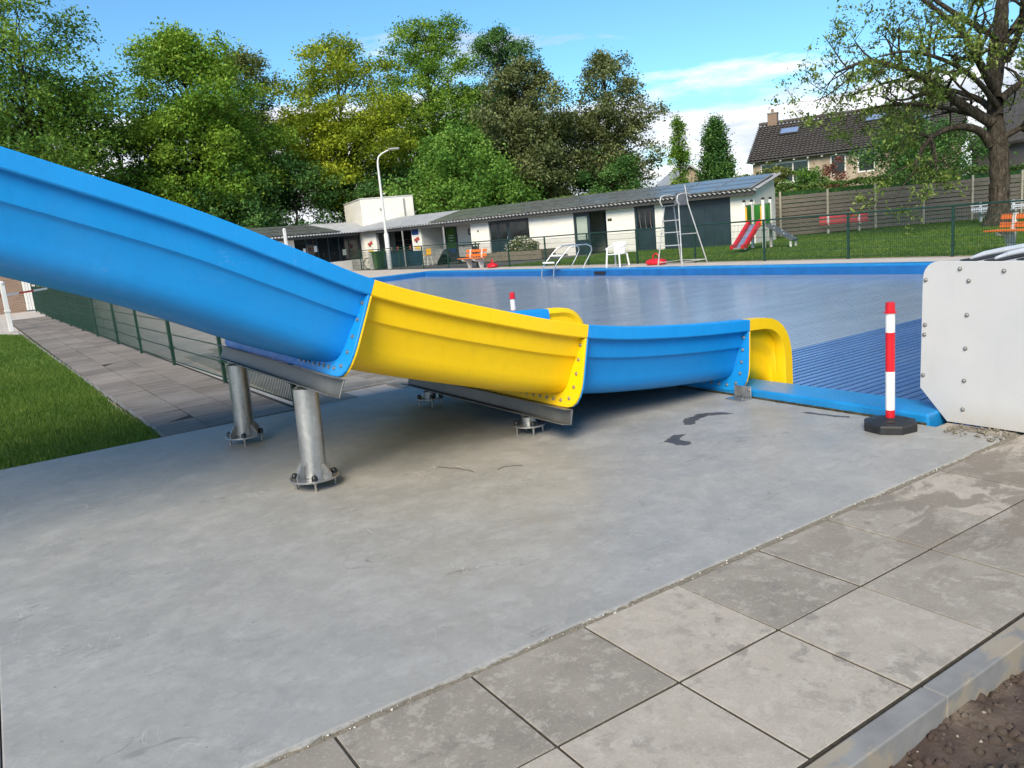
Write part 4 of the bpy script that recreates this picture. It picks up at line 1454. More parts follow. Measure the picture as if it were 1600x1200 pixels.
def solar(uu, nn, wing):
    if not wing:
        z = 2.235 + SL * (0.45 - nn) + 0.085
        ex, ey = U, (-N_ + V((0, 0, SL))).normalized()
        pos = B(uu, nn, z)
    else:
        z = 2.235 + SL * (uu - 23.3) + 0.085
        ex, ey = N_, (U + V((0, 0, SL))).normalized()
        pos = B(uu, nn, z)
    ez = ex.cross(ey)
    if ez.z < 0:
        ex = -ex
        ez = -ez
    m = Matrix((ex, ey, ez)).transposed()
    o = link('solar_panel', pm, M['panel'], shed, pos, m.to_euler())
    f = link('panel_frame', pfm, M['panel_fr'], o)
    return o


for k in range(11):
    for r in range(3):
        solar(0.35 + 1.66 * k, -0.14 - 1.0 * r, False)
for k in range(6):
    for r in range(3):
        solar(23.3 + 0.62 + 1.0 * r, 2.6 + 1.66 * k, True)
for k in range(12):      # pale rails in the gaps between panel columns
    c = 0.35 - 0.83 + 1.66 * k
    a_, b_ = B(c, 0.35, 2.235 + SL * 0.10 + 0.085), B(c, -2.62, 2.235 + SL * 3.07 + 0.085)
    MB().bar(a_, b_, 0.045, 0.036).build('panel_rail', M['panel_seam'], r1)
for k in range(7):
    c = 2.6 - 0.83 + 1.66 * k
    a_, b_ = B(23.42, c, 2.235 + SL * 0.12 + 0.085), B(26.4, c, 2.235 + SL * 3.1 + 0.085)
    MB().bar(a_, b_, 0.045, 0.036).build('panel_rail', M['panel_seam'], r2)
for k in range(24):      # clamps along the front edge of the panels
    c = 0.1 + 0.78 * k
    if c < 17.5:
        MB().obox(B(c, 0.40, 2.31), U * 0.03, N_ * 0.03, V((0, 0, 0.02))).build('panel_clamp', M['panel_fr'], r1)
# white plant room standing on the roof corner
e1 = V((math.cos(-0.21), math.sin(-0.21), 0))
e2 = V((-e1.y, e1.x, 0))
c0 = V((19.5, 44.73, 0))
bx = MB().obox(c0 + e1 * 1.68 + e2 * 2.9 + V((0, 0, 3.2)), e1 * 1.68, e2 * 2.9, V((0, 0, 1.03)))
pr = bx.build('plant_room', M['render'], shed)
MB().obox(c0 + e1 * 1.68 + e2 * 2.9 + V((0, 0, 4.25)), e1 * 1.72, e2 * 2.94, V((0, 0, 0.02))).build('roof_trim', M['whiteframe'], pr)
MB().obox(c0 + e1 * 2.75 - e2 * 0.03 + V((0, 0, 3.3)), e1 * 0.04, e2 * 0.028, V((0, 0, 0.8))).build('drain_pipe', M['post'], pr)
MB().lathe([(0.05, 0), (0.05, 0.1)], c0 + e1 * 1.2 + V((0, 0, 3.55)), 10, -e2).build('vent', M['post'], pr)


# ================================================================== STREET LAMP
lp = thing('street_lamp', 'tall white street lamp with bent arm in front of the clubhouse', 'street lamp', (18.3, 38.9, 0))
x, y = 18.3, 38.9
MB().tube([(x, y, 0), (x, y, 1.9), (x, y, 2.0)], [0.13, 0.13, 0.08], 14).build('base_pole', M['lamp'], lp, smooth=50)
rd = V((0.829, -0.551, 0)) * 0.95 + V((0.3, 0.3, 0)) * 0.0
arm = [(x, y, 2.0), (x, y, 4.6), (x, y, 5.6)] + [tuple(V((x, y, 5.6)) + rd * a + V((0, 0, b))) for a, b in ((0.02, 0.25), (0.10, 0.48), (0.28, 0.62), (0.62, 0.76), (0.78, 0.80))]
MB().tube(arm, [0.075, 0.065, 0.055, 0.05, 0.045, 0.04, 0.038, 0.038], 12).build('pole', M['lamp'], lp, smooth=60)
h0 = V((x, y, 6.40)) + rd * 0.75
MB().obox(h0 + rd * 0.28 + V((0, 0, 0.02)), rd * 0.33, V((0.551, 0.829, 0)) * 0.13, V((0, 0, 0.05)) + rd * 0.0).build('lamp_head', M['lamp_h'], lp, bevel=0.03)
MB().lathe([(0.045, 0), (0.06, 0.07), (0.03, 0.1)], (x + 0.1, y - 0.05, 4.1), 10, (1, -0.4, 0)).build('small_speaker', M['poster_w'], lp)


# ================================================================== SMALL THINGS AROUND THE POOL
def rot(rz):
    c, s = math.cos(rz), math.sin(rz)
    return lambda x, y, z: (c * x - s * y, s * x + c * y, z)


def bench(loc, rz, label, slat_m, leg_m, n_back=2, L=1.8, group='park benches around the pool', cat='bench'):
    """park bench: slatted seat and back on cast concrete legs; front is +x"""
    t = thing('park_bench', label, cat, loc, group, rz)
    for k in range(3):
        MB().box(-0.16 + 0.15 * k, -0.03 + 0.15 * k, -L / 2, L / 2, 0.43, 0.465).build('seat_slat', slat_m, t, bevel=0.006)
    for k in range(n_back):
        z = 0.56 + 0.19 * k
        xx = -0.21 - 0.035 * k
        MB().obox((xx, 0, z), (0.017, 0, 0.003), (0, L / 2, 0), (-0.012, 0, 0.06)).build('back_slat', slat_m, t, bevel=0.006)
    for s in (-1, 1):
        ys = s * (L / 2 - 0.38)
        poly = [(-0.22, 0.0), (-0.08, 0.0), (0.0, 0.28), (0.22, 0.34), (0.26, 0.425), (-0.17, 0.425), (-0.23, 0.83), (-0.30, 0.83), (-0.26, 0.42)]
        MB().prism([(px, ys - 0.05, pz) for px, pz in poly], (0, 0.10, 0)).build('leg', leg_m, t, bevel=0.008)
    return t


bench((17.45, 28.35, 0), PI, 'orange slatted bench on white legs by the clubhouse terrace', M['orange'], M['conc_w'], 2, 1.75)
bench((19.2, 6.55, 0), PI - 0.35, 'orange slatted bench behind the fence near the big tree', M['orange'], M['conc_w'], 2, 1.9)
bench((33.0, 20.5, 0), PI + 0.66, 'dark red bench in front of the plank fence', M['redp'], M['conc_w'], 2, 2.1)
bench((36.1, 15.2, 0), PI + 0.6, 'white bench half hidden behind the big tree trunk', M['white_pl'], M['white_pl'], 2, 2.0)


def red_float(loc, label, rz):
    """red plastic weight with a carrying handle"""
    t = thing('plastic_weight', label, 'weight', loc, 'red weights on the far deck', rz)
    MB().lathe([(0.25, 0.0), (0.33, 0.04), (0.34, 0.10), (0.28, 0.16), (0.12, 0.19)], (0, 0, 0), 20).build('body', M['red'], t, smooth=60).scale = (0.7, 1.15, 1)
    MB().tube([(0, -0.12, 0.17), (0, -0.10, 0.30), (0, 0.0, 0.36), (0, 0.10, 0.30), (0, 0.12, 0.17)], 0.022, 8).build('handle', M['red'], t, smooth=60)
    return t


red_float((17.25, 16.55, 0), 'red oval plastic weight by the lifeguard chair', 0.2)
red_float((17.55, 26.9, 0), 'red oval plastic weight beside the orange bench', -0.3)

# lifeguard chair
lc = thing('lifeguard_chair', 'tall steel lifeguard chair on splayed legs at the pool edge', 'lifeguard chair', (17.2, 15.4, 0))
st = M['paint_steel']
fl_, fr_, bl_, br_ = V((16.75, 15.95, 0)), V((16.85, 15.02, 0)), V((17.75, 15.95, 0)), V((17.85, 14.95, 0))
tl, tr_, tbl, tbr = V((16.95, 15.75, 1.95)), V((17.0, 15.2, 1.95)), V((17.35, 15.75, 1.98)), V((17.4, 15.2, 1.98))
for a, b in ((fl_, tl), (fr_, tr_), (bl_, tbl)):
    MB().tube([a, a.lerp(b, .5), b], 0.019, 8).build('leg', st, lc, smooth=50)
MB().tube([br_, br_.lerp(tbr, .5), tbr, tbr + V((-0.04, 0.06, 0.62))], 0.019, 8).build('leg', st, lc, smooth=50)
for zf in (0.12,):
    MB().tube([fl_.lerp(tl, .05), bl_.lerp(tbl, .05), br_.lerp(tbr, .05), fr_.lerp(tr_, .05)], 0.014, 6).build('foot_brace', st, lc)
for f in (0.34, 0.56, 0.76):
    a, b = fl_.lerp(tl, f), fr_.lerp(tr_, f)
    MB().bar(a, b, 0.09, 0.025).build('rung', st, lc)
MB().tube([bl_.lerp(tbl, .5), br_.lerp(tbr, .5)], 0.014, 6).build('brace', st, lc)
seat = MB()
sec = [(16.88, 1.97), (16.95, 1.99), (17.25, 1.96), (17.36, 2.0), (17.42, 2.15), (17.44, 2.38), (17.455, 2.38), (17.435, 2.12), (17.37, 1.96), (17.25, 1.935), (16.95, 1.965), (16.88, 1.95)]
seat.prism([(a, 15.2, b) for a, b in sec], (0, 0.55, 0))
seat.build('seat', M['pgrey'], lc, smooth=40)
for yy in (15.12, 15.83):
    MB().tube([(16.95, yy, 1.96), (16.86, yy, 2.12), (16.9, yy, 2.27), (17.05, yy, 2.32), (17.3, yy, 2.32), (17.42, yy, 2.28)], 0.02, 8).build('arm_rest', st, lc, smooth=60)

lc.scale = (1, 1, 0.91)

# white garden chair
ch = thing('garden_chair', 'white plastic garden armchair at the far pool edge', 'chair', (16.85, 17.95, 0), None, 0.25)
wp = M['white_pl']
for sx, sy in ((-1, -1), (-1, 1), (1, -1), (1, 1)):
    MB().bar((sx * 0.27, sy * 0.27, 0), (sx * 0.22, sy * 0.23, 0.42 if sx > 0 else 0.62), 0.05, 0.05).build('leg', wp, ch, bevel=0.008)
MB().box(-0.25, 0.24, -0.25, 0.25, 0.40, 0.43).build('seat', wp, ch, bevel=0.012)
bk = MB()
n = 9
vs = []
for i in range(n):
    a = -0.95 + 1.9 * i / (n - 1)
    for rr, z in ((0.235, 0.43), (0.285, 0.82 - 0.05 * abs(a)), (0.30, 0.82 - 0.05 * abs(a)), (0.25, 0.43)):
        vs.append((0.0 + rr * math.cos(a) * 1.02, rr * math.sin(a), z))
fs = [(4 * i + k, 4 * i + (k + 1) % 4, 4 * i + 4 + (k + 1) % 4, 4 * i + 4 + k) for i in range(n - 1) for k in range(4)]
bk.add(vs, fs + [(0, 1, 2, 3), (4 * n - 4, 4 * n - 3, 4 * n - 2, 4 * n - 1)])
bk.build('backrest', wp, ch, smooth=40)
for s in (-1, 1):
    MB().tube([(-0.24, s * 0.26, 0.60), (-0.05, s * 0.275, 0.645), (0.12, s * 0.27, 0.69), (0.20, s * 0.235, 0.76)], [0.03, 0.028, 0.026, 0.024], 8).build('armrest', wp, ch, smooth=50)

st = M['steel']
# pool step ladder: two looped rails with treads
ls = thing('pool_steps', 'stainless pool steps with looped handrails beside the white chair', 'pool steps', (16.4, 20.0, 0))
for yy in (19.45, 20.15):
    pts = []
    for a, b in ((15.85, -0.2), (15.88, 0.05), (15.98, 0.25), (16.3, 0.62), (16.42, 0.74), (16.58, 0.80), (16.95, 0.80), (17.08, 0.72), (17.10, 0.58), (16.98, 0.35), (16.78, 0.0)):
        pts.append((a - 0.25, yy + (a - 16.4) * -0.5 + 0.15, b))
    pts = [pts[0]] + [tuple(V(pts[i]).lerp(V(pts[i + 1]), f)) for i in range(len(pts) - 1) for f in (0.5, 1)]
    MB().tube(pts, 0.024, 10).build('handrail', st, ls, smooth=60)
for a, b in ((15.75, 0.28), (16.0, 0.5)):
    yy = 19.45 + (a + .25 - 16.4) * -0.5 + 0.15
    MB().obox((a, yy + 0.35, b), (0.12, -0.03, 0), (0.0, 0.34, 0), (0, 0, 0.025)).build('tread', M['rubber'], ls, bevel=0.008)
    MB().obox((a - 0.125, yy + 0.35, b), (0.006, 0, 0), (0.0, 0.34, 0), (0, 0, 0.03)).build('tread_edge', M['white_pl'], ls)

# wheelie bin and a bicycle by the fence
wb = thing('wheelie_bin', 'green wheelie bin beside the street lamp', 'bin', (18.0, 39.7, 0))
bn = MB()
for z, s in ((0.06, 0.21), (0.95, 0.28)):
    pass
v8 = [(18.0 + sx * s, 39.65 + sy * s, z) for z, s in ((0.06, 0.22), (0.95, 0.29)) for sx, sy in ((-1, -1), (1, -1), (1, 1), (-1, 1))]
bn.add(v8, [(3, 2, 1, 0), (4, 5, 6, 7), (0, 1, 5, 4), (1, 2, 6, 5), (2, 3, 7, 6), (3, 0, 4, 7)])
bn.build('body', M['bin'], wb, bevel=0.02)
MB().box(17.68, 18.33, 39.33, 39.97, 0.955, 1.02).build('lid', M['bin'], wb, bevel=0.02)
for s in (-1, 1):
    MB().lathe([(0.1, -0.03), (0.1, 0.03)], (18.2, 39.65 + 0.24 * s, 0.1), 14, (0, 1, 0)).build('wheel', M['rubber'], wb)
MB().tube([(18.33, 39.42, 0.93), (18.38, 39.42, 0.97), (18.38, 39.88, 0.97), (18.33, 39.88, 0.93)], 0.014, 6).build('handle', M['bin'], wb)

bi = thing('bicycle', 'bicycle leaning by the fence left of the green bin', 'bicycle', (18.6, 41.4, 0), None, BA + 0.2)
for xx in (-0.52, 0.54):
    ring_p = [(xx + 0.33 * math.cos(a), 0, 0.34 + 0.33 * math.sin(a)) for a in [2 * PI * k / 24 for k in range(25)]]
    o = MB().tube(ring_p, 0.02, 6, cap=False).build('tyre', M['rubber'], bi, smooth=60)
    rim_p = [(xx + 0.30 * math.cos(a), 0, 0.34 + 0.30 * math.sin(a)) for a in [2 * PI * k / 24 for k in range(25)]]
    MB().tube(rim_p, 0.009, 5, cap=False).build('rim', st, o)
    spk = MB()
    for k in range(14):
        a = 2 * PI * k / 14
        spk.tube([(xx, 0, 0.34), (xx + 0.30 * math.cos(a), 0, 0.34 + 0.30 * math.sin(a))], 0.002, 3)
    spk.build('spokes', st, o)
fr_mat = M['fascia']
fm = MB()
for a, b in (((-0.52, 0, 0.34), (-0.06, 0, 0.30)), ((-0.06, 0, 0.30), (-0.18, 0, 0.85)), ((-0.52, 0, 0.34), (-0.15, 0, 0.72)), ((-0.15, 0, 0.72), (0.36, 0, 0.78)), ((-0.06, 0, 0.30), (0.38, 0, 0.70)), ((0.35, 0, 0.85), (0.54, 0, 0.34))):
    fm.tube([a, b], 0.017, 8)
fm.build('frame', fr_mat, bi, smooth=50)
MB().box(-0.32, -0.06, -0.06, 0.06, 0.86, 0.90).build('saddle', M['rubber'], bi, bevel=0.02)
MB().tube([(0.2, -0.28, 0.98), (0.33, -0.2, 1.0), (0.33, 0.2, 1.0), (0.2, 0.28, 0.98)], 0.013, 6).build('handlebar', st, bi, smooth=50)
MB().tube([(0.35, 0, 0.85), (0.33, 0, 1.0)], 0.014, 6).build('stem', st, bi)

cr_ = thing('white_crate', 'stack of pale plastic crates left of the green bin', 'crate', (18.1, 40.55, 0))
for k in range(4):
    MB().box(17.9, 18.25, 40.35, 40.75, 0.02 + 0.25 * k, 0.26 + 0.25 * k).build('crate_tier', M['poster_w'], cr_, bevel=0.01)

# things on the terrace: yellow high chair, covered heap, grill table
hc = thing('high_chair', 'small yellow high chair on the clubhouse terrace', 'chair', tuple(B(17.4, 1.2)), None, BA)
for sx in (-1, 1):
    for sy in (-1, 1):
        MB().bar((sx * 0.2, sy * 0.2, 0), (sx * 0.15, sy * 0.15, 0.55), 0.03, 0.03).build('leg', M['whiteframe'], hc)
MB().box(-0.18, 0.18, -0.18, 0.18, 0.55, 0.59).build('seat', M['pyel'], hc)
MB().box(-0.18, 0.18, -0.20, -0.16, 0.60, 0.92).build('backrest', M['pyel'], hc, bevel=0.02)
tc_ = thing('folded_chairs', 'pale folded chairs leaning on the terrace beside the yellow high chair', 'chairs', tuple(B(16.9, 0.8)), None, BA)
for k in range(5):
    MB().bar((-0.3 + 0.12 * k, 0, 0), (-0.25 + 0.12 * k, -0.1, 0.85), 0.04, 0.03).build('chair_leg', M['post'], tc_)
hp = thing('covered_grill', 'black tarpaulin over a heap on the clubhouse terrace', 'tarpaulin', tuple(B(15.6, 1.0)))
bm_v, bm_f = [], []
for i in range(13):
    for j in range(9):
        a, b = i / 12, j / 8
        hgt = 1.05 * (math.sin(PI * a) ** 0.45) * (0.55 + 0.45 * math.sin(PI * b)) * (0.75 + 0.3 * math.sin(7 * a + 3 * b))
        bm_v.append(tuple(B(14.8 + 1.7 * a, 0.4 + 1.1 * b, max(0.0, hgt))))
for i in range(12):
    for j in range(8):
        bm_f.append((i * 9 + j, i * 9 + j + 1, (i + 1) * 9 + j + 1, (i + 1) * 9 + j))
MB().add(bm_v, bm_f).build('cover', M['bag'], hp)
gt = thing('side_table', 'dark table against the pier on the terrace', 'table', tuple(B(14.6, 1.1)), None, BA)
MB().box(-0.7, 0.5, -0.3, 0.3, 0.92, 0.99).build('table_top', M['bag'], gt)
for sx in (-0.6, 0.4):
    for sy in (-0.25, 0.25):
        MB().bar((sx, sy, 0), (sx, sy, 0.92), 0.05, 0.05).build('leg', M['bag'], gt)
MB().box(-0.55, 0.35, -0.24, 0.24, 0.35, 0.85).build('cabinet', M['post'], gt)

# planter with flowering shrub
pl_ = thing('wooden_planter', 'low wooden planter by the clubhouse with white flowering shrub', 'planter', tuple(B(10.6, 1.4)))
for k in range(2):
    for (u0, u1, n0, n1) in ((9.3, 12.9, 1.95, 2.0), (9.3, 12.9, 0.75, 0.8), (9.25, 9.298, 0.75, 2.0), (12.902, 12.95, 0.75, 2.0)):
        ub(MB(), u0, u1, n0, n1, 0.02 + 0.22 * k, 0.23 + 0.22 * k).build('board', M['planter'], pl_)
ub(MB(), 9.3, 12.9, 0.81, 1.94, 0.05, 0.40).build('earth', M['soil'], pl_)
cc = np.array([tuple(B(10.0 + 1.5 * a, 1.4 + 0.42 * b, 0.42 + 0.72 * c * (1 - abs(a - 0.5)))) for a, b, c in zip(rng.uniform(0, 1, 5200), rng.normal(0, .6, 5200).clip(-1, 1), rng.uniform(0, 1, 5200) ** 0.6)])
link('shrub', leaf_mesh('shrub', cc[:4200], 0.09), M['lf_olive'], pl_).location = -org(pl_)
link('blossom', leaf_mesh('blossom', cc[4200:] + np.array([-0.06, -0.04, 0.05]), 0.09, aspect=0.9), M['flower'], pl_).location = -org(pl_)

# playground tower with red slide and climbing ramp
pg = thing('play_tower', 'small playground tower with red slide and grey climbing ramp', 'playground', (23.7, 17.55, 0))
_rv, _fv = V((0.833, -0.553, 0)), V((0.553, 0.833, 0))
FL_ = V((23.12, 17.92, 0))
ea, eb = _rv * 0.56 - _fv * 0.45, _rv * 0.44 + _fv * 0.55
ea_n, eb_n = ea.normalized(), eb.normalized()
tz = V((0, 0, 1))
for k, q in enumerate((FL_, FL_ + ea, FL_ + eb, FL_ + ea + eb)):
    h = 1.98 + 0.04 * (k % 2)
    MB().obox(q + tz * h / 2, ea_n * 0.045, eb_n * 0.045, tz * h / 2).build('post', M['whiteframe'], pg)
    MB().lathe([(0.055, 0), (0.065, 0.06), (0.03, 0.1)], q + tz * h, 10).build('post_cap', M['rubber'], pg)
mid_ = FL_ + ea * 0.5 + eb * 0.5
MB().obox(mid_ + tz * 0.95, ea * 0.5, eb * 0.5, tz * 0.025).build('platform', M['pgrey'], pg)
MB().obox(FL_ + ea * 0.5 + eb + tz * 1.42, ea * 0.38, eb_n * 0.02, tz * 0.42).build('back_panel', M['pgreen'], pg)
MB().obox(FL_ + eb * 0.5 + tz * 1.42, eb * 0.38, ea_n * 0.02, tz * 0.42).build('side_panel', M['pgreen'], pg)
MB().obox(FL_ + ea + eb * 0.82 + tz * 1.42, eb * 0.08, ea_n * 0.02, tz * 0.42).build('side_strip', M['pgreen'], pg)
for q in (FL_ + ea * 0.1, FL_ + ea * 0.9, FL_ + ea + eb * 0.12):
    MB().obox(q - eb_n * 0.01 + tz * 1.38, ea_n * 0.03, eb_n * 0.02, tz * 0.40).build('yellow_strip', M['pyel'], pg)
MB().tube([FL_ + ea + tz * 1.86, FL_ + ea + eb + tz * 1.86], 0.02, 8).build('hand_rail', M['post'], pg)
MB().tube([FL_ + tz * 1.86, FL_ + ea + tz * 1.86], 0.02, 8).build('hand_rail', M['post'], pg)
sa = FL_ + ea * 0.5 + tz * 0.97
sdv = (-eb_n * 1.35 - tz * 0.84)
sb_ = sa + sdv
sdv.normalize()
sl_side = V((-sdv.y, sdv.x, 0)).normalized()
for s in (-1, 1):
    a = sa + sl_side * 0.26 * s
    b = sb_ + sl_side * 0.26 * s
    flat_d = V((sdv.x, sdv.y, 0)).normalized() * 0.3
    MB().prism([a, a + tz * 0.26, b + tz * 0.22, b + flat_d + tz * 0.15, b + flat_d, b], sl_side * 0.12 * -s).build('slide_side', M['red'], pg, bevel=0.02)
MB().prism([sa - sl_side * 0.135, sa + sl_side * 0.135, sb_ + sl_side * 0.135, sb_ - sl_side * 0.135], tz * 0.06).build('slide_bed', M['pblue'], pg)
MB().prism([sb_ - sl_side * 0.13, sb_ + sl_side * 0.13, sb_ + flat_d + sl_side * 0.13, sb_ + flat_d - sl_side * 0.13], tz * 0.05).build('slide_exit', M['post'], pg)
ra = FL_ + ea + eb * 0.5 + tz * 0.95
rb = ra + ea_n * 1.0 - tz * 0.72
MB().prism([ra - eb_n * 0.32, ra + eb_n * 0.32, rb + eb_n * 0.32, rb - eb_n * 0.32], tz * 0.06 + ea_n * 0.02).build('climbing_ramp', M['pgrey'], pg)
for k in range(5):
    q = ra.lerp(rb, 0.12 + 0.18 * k) + eb_n * 0.16 * (-1) ** k + tz * 0.06
    MB().lathe([(0.055, 0), (0.025, 0.05)], q, 8).build('climbing_hold', M['post'], pg)
for s in (-1, 1):
    MB().obox(rb + eb_n * 0.25 * s - ea_n * 0.06 - tz * 0.115, ea_n * 0.03, eb_n * 0.03, tz * 0.115).build('ramp_leg', M['whiteframe'], pg)

pg.scale = (1, 1, 0.87)

# white posts with barrier tape at the left
def white_post(loc, label, h):
    t = thing('white_post', label, 'post', loc, None, 0.1)
    MB().box(-0.058, 0.058, -0.058, 0.058, 0, h).build('shaft', M['lamp'], t, bevel=0.01)
    MB().box(-0.075, 0.075, -0.075, 0.075, h * 0.42, h * 0.46).build('collar', M['lamp'], t, bevel=0.005)
    MB().lathe([(0.07, 0), (0.08, 0.05), (0.03, 0.1)], (0, 0, h), 10).build('cap', M['lamp'], t)
    return t


white_post((-0.3, 23.8, 0), 'white post with red and white barrier tape on the left lawn corner', 1.3)
white_post((10.99, 33.85, 0), 'white post standing on the deck beyond the pool behind the slide', 2.42)
tp = thing('barrier_tape', 'red and white barrier tape strung across the path', 'barrier tape', (-0.3, 23.7, 0.9))
a, b = V((-3.2, 24.4, 0.80)), V((0.98, 27.6, 1.02))
for k in range(10):
    p0, p1 = a.lerp(b, k / 10), a.lerp(b, (k + 1) / 10)
    MB().bar(p0, p1, 0.004, 0.06).build('tape_stripe', M['tape_w'] if k % 2 else M['tape_r'], tp)

bw = thing('brick_wall', 'brown brick wall with a white gate at the end of the left path', 'wall', (-3, 37.6, 0))
MB().box(-14, 0.58, 37.5, 37.8, -0.3, 2.6).build('brickwork', M['brick'], bw)
gt_ = MB().box(0.6, 1.1, 37.5, 37.56, 0.02, 2.0).build('gate', M['whiteframe'], bw)
for k in range(5):
    MB().box(0.61 + 0.1 * k, 0.69 + 0.1 * k, 37.47, 37.498, 0.03, 1.98).build('gate_board', M['whiteframe'], gt_)

# ================================================================== PLANK FENCE, HOUSES
pf_t = thing('plank_fence', 'weathered grey plank fence with tall posts behind the lawn', 'fence', (36, 19.5, 0))
f0, fd = V((30.2, 24.6, 0)), V((0.785, -0.62, 0)).normalized()
fn = V((-fd.y, fd.x, 0))
if fn.y > 0:
    fn = -fn
pk = {}
for k in range(14):
    p0 = f0 + fd * 2.22 * k
    link('fence_post', pk.setdefault('p', MB().box(-0.045, 0.045, -0.045, 0.045, -0.05, 2.1).mesh('fence_post')), M['fpost'], pf_t, p0 + fn * 0.05 + V((0, 0, 0.035 * math.sin(k * 2.1))), (0, 0, math.atan2(fd.y, fd.x)))
    for r in range(10):
        if 'b' not in pk:
            pk['b'] = MB().box(-1.10, 1.10, -0.012, 0.012, -0.080, 0.080).mesh('plank')
        z = 0.10 + 0.19 * r + random.uniform(-.004, .004)
        q = p0 + fd * 1.11 + V((0, 0, z + (0.02 * math.sin(k * 1.7) if r > 7 else 0)))
        link('plank', pk['b'], M['plank'], pf_t, q + fn * (0.010 if r % 2 else -0.014), (0.0, random.uniform(-.002, .002), math.atan2(fd.y, fd.x)))

# brick house behind the fence
hr = V((0.469, -0.883, 0))          # along the ridge
hf = V((-0.883, -0.469, 0))         # towards the viewer
h0 = V((50.95, 41.03, 0))
house = thing('brick_house', 'brick house with dark tiled roof and chimney behind the plank fence', 'house', h0)
HL, HD, EZ, RZ = 15.0, 9.84, 5.15, 8.2


def H(a, d, z):
    return h0 + hr * a + hf * d + V((0, 0, z))


def hb(mb, a0, a1, d0, d1, z0, z1):
    return mb.obox(H((a0 + a1) / 2, (d0 + d1) / 2, (z0 + z1) / 2), hr * (a1 - a0) / 2, hf * (d1 - d0) / 2, V((0, 0, (z1 - z0) / 2)))


wins = [(1.0, 4.6, 3.15, 4.75), (6.1, 7.2, 3.35, 4.85), (8.0, 9.2, 3.35, 4.85), (11.0, 12.2, 3.35, 4.85)]
edges = [0.4]
for w_ in wins:
    edges += [w_[0], w_[1]]
edges.append(HL - 0.3)
for i in range(0, len(edges) - 1, 2):
    hb(MB(), edges[i], edges[i + 1], -0.3, 0.0, -0.3, EZ + 0.05).build('wall', M['hbrick'], house)
for a0, a1, z0, z1 in wins:
    hb(MB(), a0 + 0.002, a1 - 0.002, -0.3, -0.004, -0.3, z0).build('wall', M['hbrick'], house)
    hb(MB(), a0 + 0.002, a1 - 0.002, -0.3, -0.004, z1, EZ + 0.05).build('wall', M['hbrick'], house)
    w_ = hb(MB(), a0 + 0.08, a1 - 0.08, -0.14, -0.12, z0 + 0.08, z1 - 0.08).build('window', M['glass'], house)
    for q in ((a0, a0 + 0.1, z0, z1), (a1 - 0.1, a1, z0, z1), (a0 + 0.1, a1 - 0.1, z0, z0 + 0.1), (a0 + 0.1, a1 - 0.1, z1 - 0.1, z1)):
        hb(MB(), q[0] + 0.003, q[1] - 0.003, -0.11, 0.02, q[2], q[3]).build('frame', M['whiteframe'], w_)
    if a1 - a0 > 2:
        for a in (a0 + 1.2, a0 + 2.4):
            hb(MB(), a - 0.04, a + 0.04, -0.115, -0.02, z0 + 0.1, z1 - 0.1).build('mullion', M['whiteframe'], w_)
MB().prism([H(0.4, -0.31, -0.3), H(0.4, -HD + 0.3, -0.3), H(0.4, -HD + 0.3, EZ), H(0.4, -HD / 2, RZ - 0.15), H(0.4, -0.31, EZ)], hr * 0.25).build('gable_wall', M['hbrick'], house)
MB().prism([H(HL - 0.55, -0.31, -0.3), H(HL - 0.55, -HD + 0.3, -0.3), H(HL - 0.55, -HD + 0.3, EZ), H(HL - 0.55, -HD / 2, RZ - 0.15), H(HL - 0.55, -0.31, EZ)], hr * 0.25).build('gable_wall', M['hbrick'], house)
# tiled roof: wavy courses, each overlapping the one below
def tile_roof(par):
    mb = MB()
    nrow, seg = 17, 4
    tw = 0.30
    ncol = int((HL) / tw)
    for side in (0, 1):
        for r in range(nrow):
            s0, s1 = r / nrow, (r + 1.08) / nrow
            vs = []
            for c in range(ncol * seg + 1):
                a = c * tw / seg
                w = 0.035 * math.sin(2 * PI * a / tw)
                for s, lift in ((s0, 0.085), (min(s1, 1.0), 0.005)):
                    d = 0.45 - (HD / 2 + 0.45) * s
                    z = EZ - 0.1 + (RZ - EZ + 0.1) * s + w + lift
                    vs.append(H(a, d if side == 0 else -HD - d, z))
            mb.add(vs, [(2 * c, 2 * c + 1, 2 * c + 3, 2 * c + 2) for c in range(ncol * seg)])
    return mb.build('roof', M['rooft'], par)


roof = tile_roof(house)
MB().prism([H(0, 0.40, EZ - 0.22), H(0, -HD / 2, RZ - 0.15), H(0, -HD - 0.40, EZ - 0.22)], hr * HL).build('roof_deck', M['fascia'], roof)
for k in range(33):
    a = 0.2 + 0.455 * k
    MB().tube([H(a - 0.2, -HD / 2, RZ + 0.03), H(a + 0.24, -HD / 2, RZ + 0.045)], 0.13, 8).build('ridge_tile', M['rooft'], roof)
hb(MB(), 0.0, HL, 0.42, 0.50, EZ - 0.22, EZ - 0.12).build('gutter', M['fascia'], roof)
for k in range(15):
    hb(MB(), 0.5 + k, 0.62 + k, 0.02, 0.42, EZ - 0.34, EZ - 0.22).build('rafter_end', M['whiteframe'], roof)
cz = hb(MB(), 0.75, 1.5, -HD / 2 - 0.35, -HD / 2 + 0.35, RZ - 0.6, RZ + 0.75).build('chimney', M['brick'], roof)
hb(MB(), 0.70, 1.55, -HD / 2 - 0.4, -HD / 2 + 0.4, RZ + 0.7505, RZ + 0.83).build('chimney_cap', M['post'], roof)
MB().lathe([(0.14, 0), (0.11, 0.3)], H(1.1, -HD / 2, RZ + 0.83), 10).build('chimney_pot', M['brick'], roof)
MB().lathe([(0.10, 0), (0.08, 0.3), (0.12, 0.34)], H(3.9, -HD / 2, RZ + 0.1), 10).build('vent_pipe', M['fascia'], roof)
rs = (H(0, -HD / 2, RZ) - H(0, 0.45, EZ - 0.1)).normalized()
rnm = hr.cross(rs).normalized()
if rnm.z < 0:
    rnm = -rnm
